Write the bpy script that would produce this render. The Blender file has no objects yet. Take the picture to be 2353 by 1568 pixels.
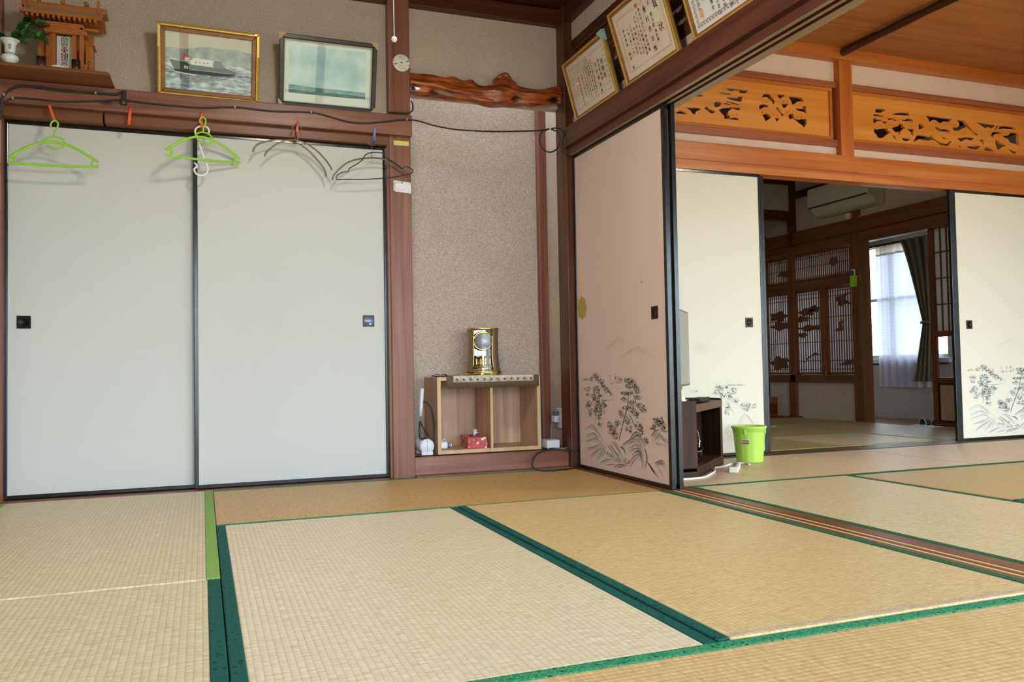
import bpy, bmesh, math, random
from mathutils import Vector, Matrix, Euler
random.seed(7)
S = bpy.context.scene
COL = S.collection
PI = math.pi

# ------------------------------------------------------------------ camera
cam = bpy.data.cameras.new('camera')
cam.sensor_fit = 'HORIZONTAL'; cam.sensor_width = 36.0
cam.lens = 36.0 * 1905.48 / 2353.0
cam.clip_start = 0.02; cam.clip_end = 200
camo = bpy.data.objects.new('camera', cam); COL.objects.link(camo)
_yaw, _pitch, _roll = .3577, .034, -.018
_f = Vector((math.sin(_yaw)*math.cos(_pitch), math.cos(_yaw)*math.cos(_pitch), math.sin(_pitch)))
_r = Vector((math.cos(_yaw), -math.sin(_yaw), 0)); _u = _r.cross(_f)
_r2 = _r*math.cos(_roll) + _u*math.sin(_roll); _u2 = _u*math.cos(_roll) - _r*math.sin(_roll)
camo.matrix_world = Matrix(((_r2.x, _u2.x, -_f.x, .8452), (_r2.y, _u2.y, -_f.y, -4.3594), (_r2.z, _u2.z, -_f.z, .558), (0, 0, 0, 1)))
S.camera = camo

# ------------------------------------------------------------------ world, sky and exposure
S.view_settings.view_transform = 'Standard'; S.view_settings.look = 'None'
S.view_settings.gamma = 1.0; S.view_settings.use_curve_mapping = False
S.view_settings.exposure = 0.38
W = bpy.data.worlds.new('sky'); S.world = W; W.use_nodes = True
_bg = W.node_tree.nodes['Background']
_bg.inputs['Color'].default_value = (.72, .87, 1.0, 1); _bg.inputs['Strength'].default_value = 8.6

def portal(name, loc, rot, sx, sy):
    l = bpy.data.lights.new(name, 'AREA'); l.shape = 'RECTANGLE'; l.size = sx; l.size_y = sy
    l.cycles.is_portal = True
    o = bpy.data.objects.new(name, l); COL.objects.link(o); o.location = loc; o.rotation_euler = rot
    return o
# daylight enters through the garden doors of both rooms and the corridor windows
portal('daylight_portal', (1.36, -5.52, .95), (PI/2, 0, 0), 2.9, 1.9)
portal('daylight_portal', (4.85, -5.52, .95), (PI/2, 0, 0), 3.7, 1.9)
portal('daylight_portal', (7.70, -3.1, .95), (PI/2, 0, PI/2), 1.8, 1.9)
portal('daylight_portal', (7.74, 2.55, 1.2), (PI/2, 0, PI/2), 1.3, 1.2)
LAMP1, LAMP2 = 44.0, 44.0
INNER_FILL = 7.0  # power of the extra lamp added in the dim inner room
# ------------------------------------------------------------------ node helpers
MATS = {}
def newmat(name):
    m = bpy.data.materials.new(name); m.use_nodes = True; MATS[name] = m
    nt = m.node_tree; return m, nt, nt.nodes, nt.links, nt.nodes['Principled BSDF']
def rgb(c): return (c[0], c[1], c[2], 1)
def lin(*c):      # 0-255 sRGB -> linear
    return tuple((x/255/12.92) if x/255 <= .04045 else ((x/255+.055)/1.055)**2.4 for x in c)
def nd(ns, t, **k):
    n = ns.new(t)
    for a, b in k.items():
        if a.startswith('i_'): n.inputs[a[2:].replace('_', ' ')].default_value = b
        else: setattr(n, a, b)
    return n
def ramp(ns, stops):
    r = ns.new('ShaderNodeValToRGB'); e = r.color_ramp.elements
    while len(e) > 1: e.remove(e[0])
    e[0].position = stops[0][0]; e[0].color = rgb(stops[0][1])
    for p, c in stops[1:]:
        x = e.new(p); x.color = rgb(c)
    return r
def plain(name, col, rough=.5, metal=0, spec=.5, **k):
    m, nt, ns, ls, b = newmat(name)
    b.inputs['Base Color'].default_value = rgb(col); b.inputs['Roughness'].default_value = rough
    b.inputs['Metallic'].default_value = metal; b.inputs['Specular IOR Level'].default_value = spec
    for a, v in k.items(): b.inputs[a.replace('_', ' ')].default_value = v
    n = nd(ns, 'ShaderNodeTexNoise'); n.inputs['Scale'].default_value = 40; n.inputs['Detail'].default_value = 3
    tc = ns.new('ShaderNodeTexCoord'); ls.new(tc.outputs['Object'], n.inputs['Vector'])
    mr = nd(ns, 'ShaderNodeMapRange'); ls.new(n.outputs['Fac'], mr.inputs['Value'])
    mr.inputs['To Min'].default_value = max(0, rough-.06); mr.inputs['To Max'].default_value = min(1, rough+.06)
    ls.new(mr.outputs['Result'], b.inputs['Roughness'])
    return m
def mapped(ns, ls, scale=(1,1,1), rot=(0,0,0), coord='Object'):
    tc = ns.new('ShaderNodeTexCoord'); mp = ns.new('ShaderNodeMapping')
    mp.inputs['Scale'].default_value = scale; mp.inputs['Rotation'].default_value = rot
    ls.new(tc.outputs[coord], mp.inputs['Vector']); return mp
def bump(ns, ls, b, src, strength, dist):
    bp = ns.new('ShaderNodeBump'); bp.inputs['Strength'].default_value = strength; bp.inputs['Distance'].default_value = dist
    ls.new(src, bp.inputs['Height']); ls.new(bp.outputs['Normal'], b.inputs['Normal']); return bp
def mix(ns, ls, fac, a, b_, mode='MIX'):
    m = ns.new('ShaderNodeMix'); m.data_type = 'RGBA'; m.blend_type = mode
    for sock, v in ((m.inputs[0], fac), (m.inputs[6], a), (m.inputs[7], b_)):
        if hasattr(v, 'links'): ls.new(v, sock)
        elif isinstance(v, (int, float)): sock.default_value = v
        else: sock.default_value = rgb(v)
    return m.outputs[2]
def math_(ns, ls, op, a, b_=None, c=None):
    m = ns.new('ShaderNodeMath'); m.operation = op
    for s, v in zip(m.inputs, (a, b_, c)):
        if v is None: continue
        if hasattr(v, 'links'): ls.new(v, s)
        else: s.default_value = v
    return m.outputs[0]

def wood(name, axis, dark, mid, light, rough=.38, grain=1.0, knots=True, spec=.4):
    """timber with long grain along `axis` (0,1,2)"""
    m, nt, ns, ls, b = newmat(name)
    sc = [14*grain]*3; sc[axis] = .55*grain
    mp = mapped(ns, ls, sc)
    n1 = nd(ns, 'ShaderNodeTexNoise'); n1.inputs['Scale'].default_value = 1.6; n1.inputs['Detail'].default_value = 6; n1.inputs['Distortion'].default_value = .8
    ls.new(mp.outputs[0], n1.inputs['Vector'])
    sc2 = [90*grain]*3; sc2[axis] = 2.0*grain
    mp2 = mapped(ns, ls, sc2)
    n2 = nd(ns, 'ShaderNodeTexNoise'); n2.inputs['Scale'].default_value = 1.5; n2.inputs['Detail'].default_value = 4
    ls.new(mp2.outputs[0], n2.inputs['Vector'])
    r = ramp(ns, [(.28, dark), (.5, mid), (.72, light)]); ls.new(n1.outputs['Fac'], r.inputs['Fac'])
    f = math_(ns, ls, 'MULTIPLY', n2.outputs['Fac'], .55)
    col = mix(ns, ls, f, r.outputs['Color'], tuple(x*.72 for x in mid))
    if knots:
        mp3 = mapped(ns, ls, [3.2 if i != axis else 1.3 for i in range(3)])
        v = nd(ns, 'ShaderNodeTexVoronoi'); v.inputs['Scale'].default_value = 1.0; ls.new(mp3.outputs[0], v.inputs['Vector'])
        kr = ramp(ns, [(.02, (1,1,1)), (.055, (0,0,0))]); ls.new(v.outputs['Distance'], kr.inputs['Fac'])
        col = mix(ns, ls, kr.outputs['Color'], col, tuple(x*.4 for x in dark))
    ls.new(col, b.inputs['Base Color'])
    b.inputs['Roughness'].default_value = rough; b.inputs['Specular IOR Level'].default_value = spec
    bump(ns, ls, b, n2.outputs['Fac'], .25, .0012)
    return m

# ------------------------------------------------------------------ mesh helpers
class MB:
    def __init__(s): s.v = []; s.f = []; s.mi = []; s.sm = []
    def add(s, vs, fs, mi=0, smooth=False):
        o = len(s.v); s.v += [tuple(p) for p in vs]; s.f += [tuple(o+i for i in f) for f in fs]
        s.mi += [mi]*len(fs); s.sm += [smooth]*len(fs); return s
    def box(s, x0, x1, y0, y1, z0, z1, mi=0, M=None):
        vs = [Vector((x, y, z)) for z in (z0, z1) for y in (y0, y1) for x in (x0, x1)]
        if M is not None: vs = [M @ p for p in vs]
        return s.add(vs, [(0,2,3,1),(4,5,7,6),(0,1,5,4),(2,6,7,3),(0,4,6,2),(1,3,7,5)], mi)
    def lathe(s, prof, n=32, M=None, mi=0, smooth=True, sx=1, sy=1, a0=0, a1=2*PI):
        full = abs(a1-a0-2*PI) < 1e-6; k = n if full else n+1
        vs = []
        for r, z in prof:
            for i in range(k):
                a = a0+(a1-a0)*i/n; vs.append(Vector((r*math.cos(a)*sx, r*math.sin(a)*sy, z)))
        if M is not None: vs = [M @ p for p in vs]
        fs = []
        for j in range(len(prof)-1):
            for i in range(n):
                i2 = (i+1) % k
                fs.append((j*k+i, j*k+i2, (j+1)*k+i2, (j+1)*k+i))
        return s.add(vs, fs, mi, smooth)
    def tube(s, pts, r, n=8, cyclic=False, mi=0, flat=1.0, cap=True):
        pts = [Vector(p) for p in pts]; m = len(pts)
        rr = r if isinstance(r, (list, tuple)) else [r]*m
        prev = None; vs = []
        for i, p in enumerate(pts):
            a = pts[(i-1) % m] if (cyclic or i > 0) else p
            c = pts[(i+1) % m] if (cyclic or i < m-1) else p
            t = (c-a).normalized()
            if prev is None:
                up = Vector((0,0,1)) if abs(t.z) < .9 else Vector((1,0,0))
                nrm = (up - t*up.dot(t)).normalized()
            else:
                nrm = (prev - t*prev.dot(t)).normalized()
            prev = nrm; bi = t.cross(nrm)
            for k in range(n):
                an = 2*PI*k/n; vs.append(p + nrm*math.cos(an)*rr[i] + bi*math.sin(an)*rr[i]*flat)
        fs = []
        for i in range(m if cyclic else m-1):
            j = (i+1) % m
            for k in range(n): fs.append((i*n+k, i*n+(k+1) % n, j*n+(k+1) % n, j*n+k))
        if cap and not cyclic:
            fs.append(tuple(reversed(range(n)))); fs.append(tuple((m-1)*n+k for k in range(n)))
        return s.add(vs, fs, mi, True)
    def prism(s, poly, h0, h1, M=None, mi=0):
        """poly in xy, extruded h0..h1 in z"""
        n = len(poly); vs = [Vector((x, y, h0)) for x, y in poly]+[Vector((x, y, h1)) for x, y in poly]
        if M is not None: vs = [M @ p for p in vs]
        return s.add(vs, [tuple(reversed(range(n))), tuple(range(n, 2*n))]+[(i, (i+1) % n, n+(i+1) % n, n+i) for i in range(n)], mi)
    def ball(s, c, r, n=16, m=10, mi=0, sc=(1,1,1), M=None):
        prof = [(max(1e-5, math.sin(PI*j/m))*r, -math.cos(PI*j/m)*r) for j in range(m+1)]
        T = Matrix.Translation(c) @ Matrix.Diagonal((*sc, 1))
        if M is not None: T = M @ T
        return s.lathe(prof, n, T, mi)
    def mesh(s, name, mats, bevel=0):
        me = bpy.data.meshes.new(name); me.from_pydata(s.v, [], s.f)
        for m in (mats if isinstance(mats, (list, tuple)) else [mats]): me.materials.append(m)
        me.polygons.foreach_set('material_index', s.mi); me.polygons.foreach_set('use_smooth', s.sm)
        me.update(); return me
    def build(s, name, mats, parent=None, bevel=0, seg=2, M=None):
        me = s.mesh(name, mats)
        bm = bmesh.new(); bm.from_mesh(me); bmesh.ops.recalc_face_normals(bm, faces=bm.faces); bm.to_mesh(me); bm.free()
        o = bpy.data.objects.new(name, me); COL.objects.link(o)
        if parent: o.parent = parent
        if M is not None: o.matrix_local = M
        if bevel:
            b = o.modifiers.new('bevel', 'BEVEL'); b.width = bevel; b.segments = seg; b.limit_method = 'ANGLE'; b.angle_limit = .9
        return o

def tag(o, label=None, cat=None, group=None, kind=None):
    if label: o['label'] = label
    if cat: o['category'] = cat
    if group: o['group'] = group
    if kind: o['kind'] = kind
    return o
def thing(name, label, cat, loc=(0,0,0), rot=(0,0,0), group=None):
    o = bpy.data.objects.new(name, None); COL.objects.link(o); o.empty_display_size = .05
    o.location = loc; o.rotation_euler = rot; return tag(o, label, cat, group)
def copy_tree(o, parent=None):
    c = o.copy(); COL.objects.link(c); c.parent = parent
    for ch in list(o.children): copy_tree(ch, c)
    return c
def smooth_pts(pts, sub=6, cyclic=False):
    """Catmull-Rom through control points"""
    P = [Vector(p) for p in pts]; n = len(P); out = []
    for i in range(n if cyclic else n-1):
        p0 = P[(i-1) % n] if (cyclic or i > 0) else P[i]*2-P[i+1]
        p1, p2 = P[i], P[(i+1) % n]
        p3 = P[(i+2) % n] if (cyclic or i < n-2) else P[n-1]*2-P[n-2]
        for k in range(sub):
            t = k/sub
            out.append(.5*((2*p1)+(p2-p0)*t+(2*p0-5*p1+4*p2-p3)*t*t+(3*p1-p0-3*p2+p3)*t**3))
    if not cyclic: out.append(P[-1])
    return out
_tn = [0]
TRIM_LABEL = {}
def struct(name, mb, mat, label=None, bevel=0, parent=None):
    o = mb.build(name, mat, parent, bevel); o['kind'] = 'structure'
    if label: o['label'] = label
    return o
def trim(boxes, mat, label, bevel=.003):
    _tn[0] += 1
    mb = MB()
    for b in boxes: mb.box(*b)
    return struct('trim_%d' % _tn[0], mb, mat, label, bevel)
def text_mesh(body, size, mat, name, parent, M, spacing=1.0, extrude=0, align='CENTER', bold=0):
    c = bpy.data.curves.new(name, 'FONT'); c.body = body; c.size = size; c.space_line = spacing
    c.align_x = align; c.align_y = 'CENTER'; c.extrude = extrude; c.resolution_u = 3; c.offset = bold
    t = bpy.data.objects.new('tmp', c); COL.objects.link(t)
    dg = bpy.context.evaluated_depsgraph_get(); me = bpy.data.meshes.new_from_object(t.evaluated_get(dg))
    bpy.data.objects.remove(t); bpy.data.curves.remove(c)
    me.name = name; me.materials.clear(); me.materials.append(mat)
    o = bpy.data.objects.new(name, me); COL.objects.link(o); o.parent = parent; o.matrix_local = M
    return o
def fill_board(name, outer, holes, y0, y1, mat, parent=None, axis='Y'):
    """board in the (horizontal, z) plane with pierced holes, thickness y0..y1"""
    c = bpy.data.curves.new(name, 'CURVE'); c.dimensions = '2D'; c.fill_mode = 'BOTH'; c.extrude = (y1-y0)/2
    for poly in [outer]+holes:
        sp = c.splines.new('POLY'); sp.points.add(len(poly)-1)
        for p, q in zip(sp.points, poly): p.co = (q[0], q[1], 0, 1)
        sp.use_cyclic_u = True
    t = bpy.data.objects.new('tmp', c); COL.objects.link(t)
    dg = bpy.context.evaluated_depsgraph_get(); me = bpy.data.meshes.new_from_object(t.evaluated_get(dg))
    bpy.data.objects.remove(t); bpy.data.curves.remove(c)
    yc = (y0+y1)/2
    for v in me.vertices:
        u, z, w = v.co
        v.co = (u, yc+w, z) if axis == 'Y' else (yc+w, u, z)
    me.name = name; me.materials.clear(); me.materials.append(mat)
    bm = bmesh.new(); bm.from_mesh(me); bmesh.ops.remove_doubles(bm, verts=bm.verts, dist=1e-5); bmesh.ops.recalc_face_normals(bm, faces=bm.faces); bm.to_mesh(me); bm.free()
    for p in me.polygons: p.use_smooth = False
    o = bpy.data.objects.new(name, me); COL.objects.link(o); o.parent = parent
    return o
HOLES_L=[[(3.68, 2.216), (3.732, 2.247), (3.75, 2.254), (3.762, 2.245), (3.792, 2.242), (3.756, 2.234), (3.714, 2.227)], [(3.939, 2.313), (4.114, 2.309), (4.091, 2.286), (4.047, 2.287), (4.047, 2.3), (4.01, 2.299), (3.997, 2.292), (3.966, 2.292)], [(3.885, 2.278), (3.922, 2.279), (3.981, 2.277), (3.978, 2.269), (3.94, 2.265), (3.903, 2.267)], [(3.934, 2.249), (3.977, 2.253), (4.04, 2.254), (4.024, 2.263), (4.072, 2.265), (4.061, 2.229), (4.02, 2.231), (3.995, 2.233), (3.958, 2.24)], [(3.945, 2.224), (3.995, 2.22), (4.045, 2.212), (4.038, 2.206), (3.988, 2.211), (3.948, 2.219)], [(3.858, 2.207), (3.877, 2.215), (3.896, 2.215), (3.917, 2.207), (3.895, 2.184), (3.87, 2.176), (3.855, 2.185)], [(3.923, 2.212), (3.957, 2.21), (3.994, 2.203), (3.957, 2.201), (3.923, 2.204)], [(3.571, 2.114), (3.591, 2.122), (3.606, 2.132), (3.627, 2.13), (3.662, 2.113), (3.615, 2.111)], [(3.652, 2.155), (3.712, 2.161), (3.757, 2.16), (3.753, 2.15), (3.735, 2.143), (3.72, 2.133), (3.716, 2.115), (3.698, 2.121), (3.684, 2.138)], [(3.784, 2.163), (3.803, 2.178), (3.82, 2.161), (3.866, 2.15), (3.856, 2.141), (3.838, 2.134), (3.814, 2.145)], [(3.888, 2.162), (3.932, 2.182), (3.975, 2.189), (4.05, 2.192), (4.047, 2.174), (4.025, 2.175), (4.006, 2.179), (3.987, 2.18), (3.962, 2.159), (3.955, 2.139), (3.973, 2.133), (3.967, 2.117), (4.011, 2.126), (4.029, 2.122), (4.044, 2.109), (3.929, 2.111), (3.93, 2.129), (3.912, 2.141)], [(4.218, 2.274), (4.235, 2.295), (4.251, 2.303), (4.284, 2.3), (4.305, 2.275), (4.318, 2.268), (4.318, 2.251), (4.304, 2.231), (4.298, 2.255), (4.276, 2.269), (4.257, 2.281)], [(4.197, 2.218), (4.21, 2.227), (4.243, 2.233), (4.268, 2.225), (4.261, 2.213), (4.235, 2.214), (4.209, 2.198), (4.197, 2.191)], [(4.342, 2.308), (4.398, 2.307), (4.394, 2.297), (4.375, 2.292), (4.368, 2.278), (4.351, 2.285)], [(4.428, 2.303), (4.534, 2.303), (4.55, 2.279), (4.5, 2.275), (4.472, 2.253), (4.456, 2.251), (4.45, 2.27)], [(4.37, 2.246), (4.393, 2.25), (4.429, 2.251), (4.412, 2.236), (4.398, 2.221), (4.382, 2.225)], [(4.326, 2.214), (4.339, 2.224), (4.361, 2.193), (4.387, 2.176), (4.373, 2.164), (4.358, 2.184)], [(4.478, 2.229), (4.552, 2.233), (4.532, 2.245), (4.566, 2.251), (4.567, 2.201), (4.537, 2.212), (4.497, 2.214)], [(4.218, 2.163), (4.26, 2.173), (4.291, 2.151), (4.245, 2.121)], [(4.314, 2.153), (4.353, 2.149), (4.33, 2.125)], [(4.423, 2.174), (4.443, 2.19), (4.463, 2.189), (4.469, 2.162), (4.509, 2.157), (4.536, 2.165), (4.568, 2.165), (4.568, 2.132), (4.544, 2.105), (4.534, 2.118), (4.456, 2.161), (4.432, 2.15)]]
DOTS_L=[(3.995, 2.14), (4.02, 2.144), (4.225, 2.242), (4.253, 2.245), (4.275, 2.234), (4.39, 2.264), (4.416, 2.266), (4.218, 2.176), (4.246, 2.18), (4.308, 2.169), (4.334, 2.165), (4.412, 2.195), (4.434, 2.202), (4.457, 2.202), (4.499, 2.173), (4.526, 2.175)]
HOLES_R=[[(5.151, 2.286), (5.175, 2.292), (5.219, 2.293), (5.238, 2.285), (5.23, 2.278), (5.21, 2.276), (5.203, 2.264), (5.148, 2.263)], [(5.13, 2.251), (5.168, 2.252), (5.223, 2.243), (5.217, 2.238), (5.132, 2.236)], [(5.128, 2.223), (5.158, 2.225), (5.16, 2.216), (5.187, 2.217), (5.207, 2.208), (5.248, 2.208), (5.238, 2.193), (5.218, 2.193), (5.198, 2.205), (5.166, 2.205), (5.148, 2.194), (5.13, 2.183)], [(5.258, 2.229), (5.276, 2.237), (5.306, 2.237), (5.314, 2.229), (5.335, 2.224), (5.329, 2.218), (5.308, 2.222), (5.29, 2.227), (5.272, 2.221), (5.26, 2.221)], [(5.298, 2.265), (5.352, 2.28), (5.376, 2.285), (5.443, 2.287), (5.457, 2.267), (5.394, 2.266), (5.316, 2.262)], [(5.368, 2.234), (5.416, 2.236), (5.42, 2.247), (5.471, 2.246), (5.48, 2.24), (5.479, 2.223), (5.452, 2.232), (5.416, 2.227), (5.392, 2.226)], [(5.131, 2.153), (5.155, 2.151), (5.175, 2.15), (5.205, 2.159), (5.249, 2.161), (5.254, 2.15), (5.277, 2.133), (5.244, 2.119), (5.214, 2.095), (5.187, 2.089), (5.164, 2.091), (5.153, 2.109), (5.133, 2.123)], [(5.285, 2.169), (5.306, 2.173), (5.348, 2.186), (5.355, 2.203), (5.391, 2.204), (5.393, 2.185), (5.411, 2.177), (5.389, 2.168), (5.364, 2.148), (5.357, 2.124), (5.346, 2.132), (5.346, 2.148), (5.331, 2.142), (5.316, 2.143)], [(5.42, 2.173), (5.438, 2.175), (5.468, 2.175), (5.487, 2.181), (5.484, 2.158), (5.473, 2.147), (5.482, 2.143), (5.472, 2.129), (5.463, 2.135), (5.455, 2.155), (5.437, 2.165)], [(5.377, 2.107), (5.411, 2.109), (5.45, 2.104), (5.44, 2.091), (5.41, 2.086), (5.386, 2.091)], [(5.292, 2.122), (5.315, 2.111), (5.32, 2.097), (5.338, 2.088), (5.317, 2.09), (5.3, 2.105)], [(5.534, 2.221), (5.561, 2.219), (5.584, 2.197), (5.554, 2.185), (5.532, 2.176)], [(5.595, 2.282), (5.663, 2.283), (5.82, 2.28), (5.845, 2.279), (5.813, 2.257), (5.787, 2.253), (5.768, 2.257), (5.73, 2.238), (5.711, 2.248), (5.681, 2.261), (5.656, 2.253), (5.63, 2.239), (5.628, 2.255)], [(5.89, 2.279), (5.96, 2.278), (6.041, 2.209), (6.066, 2.194), (6.092, 2.194), (6.078, 2.178), (6.053, 2.188), (6.015, 2.217), (5.977, 2.233), (5.938, 2.218), (5.905, 2.2), (5.854, 2.198), (5.849, 2.222), (5.894, 2.223), (5.914, 2.242), (5.908, 2.261)], [(5.679, 2.21), (5.707, 2.21), (5.74, 2.196), (5.772, 2.203), (5.816, 2.198), (5.822, 2.181), (5.784, 2.183), (5.727, 2.185), (5.696, 2.192)], [(5.512, 2.136), (5.552, 2.14), (5.582, 2.14), (5.632, 2.134), (5.645, 2.15), (5.662, 2.13), (5.705, 2.107), (5.742, 2.098), (5.786, 2.097), (5.819, 2.119), (5.838, 2.122), (5.798, 2.081), (5.723, 2.085), (5.686, 2.106), (5.655, 2.115), (5.63, 2.108), (5.596, 2.105), (5.563, 2.107), (5.532, 2.112), (5.507, 2.098), (5.476, 2.086), (5.489, 2.102)], [(5.747, 2.142), (5.763, 2.144), (5.769, 2.136), (5.797, 2.135), (5.781, 2.129), (5.75, 2.13)], [(5.887, 2.146), (5.935, 2.152), (5.974, 2.161), (6.052, 2.162), (6.038, 2.146), (6.012, 2.139), (5.986, 2.147), (5.953, 2.139), (5.927, 2.122), (5.908, 2.131)], [(5.97, 2.092), (6.009, 2.097), (6.048, 2.098), (6.108, 2.108), (6.09, 2.082), (6.047, 2.076), (6.002, 2.08)], [(6.074, 2.278), (6.136, 2.276), (6.268, 2.272), (6.244, 2.251), (6.22, 2.245), (6.194, 2.252), (6.16, 2.242), (6.135, 2.252)], [(6.308, 2.269), (6.349, 2.275), (6.454, 2.274), (6.47, 2.256), (6.408, 2.255), (6.347, 2.253), (6.29, 2.244)], [(6.281, 2.272), (6.3, 2.271), (6.27, 2.241), (6.25, 2.239)], [(6.218, 2.2), (6.239, 2.221), (6.279, 2.227), (6.326, 2.219), (6.298, 2.211), (6.258, 2.206), (6.233, 2.181), (6.222, 2.183)], [(6.331, 2.199), (6.392, 2.207), (6.417, 2.231), (6.492, 2.233), (6.494, 2.133), (6.464, 2.15), (6.423, 2.152), (6.397, 2.16), (6.391, 2.179), (6.357, 2.187)], [(6.256, 2.159), (6.296, 2.162), (6.308, 2.143), (6.341, 2.136), (6.371, 2.128), (6.327, 2.117), (6.282, 2.089), (6.264, 2.12)], [(6.387, 2.11), (6.42, 2.097), (6.468, 2.091), (6.46, 2.075), (6.44, 2.074), (6.4, 2.091)], [(6.139, 2.078), (6.167, 2.107), (6.248, 2.077), (6.198, 2.075)], [(6.103, 2.151), (6.14, 2.159), (6.148, 2.125), (6.134, 2.116), (6.122, 2.133)], [(5.894, 2.098), (5.925, 2.084), (5.906, 2.082)]]
DOTS_R=[(5.155, 2.162), (5.179, 2.171), (5.199, 2.168), (5.281, 2.186), (5.309, 2.184), (5.439, 2.194), (5.469, 2.192), (5.568, 2.155), (5.583, 2.161), (5.605, 2.154), (5.667, 2.223), (5.689, 2.225), (5.744, 2.215), (5.764, 2.222), (5.785, 2.217), (5.843, 2.236), (5.862, 2.24), (5.881, 2.237), (5.94, 2.184), (5.966, 2.191), (5.982, 2.19), (5.859, 2.168), (5.878, 2.167), (5.965, 2.109), (5.984, 2.11), (6.049, 2.115), (6.069, 2.114), (6.263, 2.169), (6.283, 2.176), (6.332, 2.152), (6.349, 2.151), (6.428, 2.12), (6.449, 2.117)]
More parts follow.
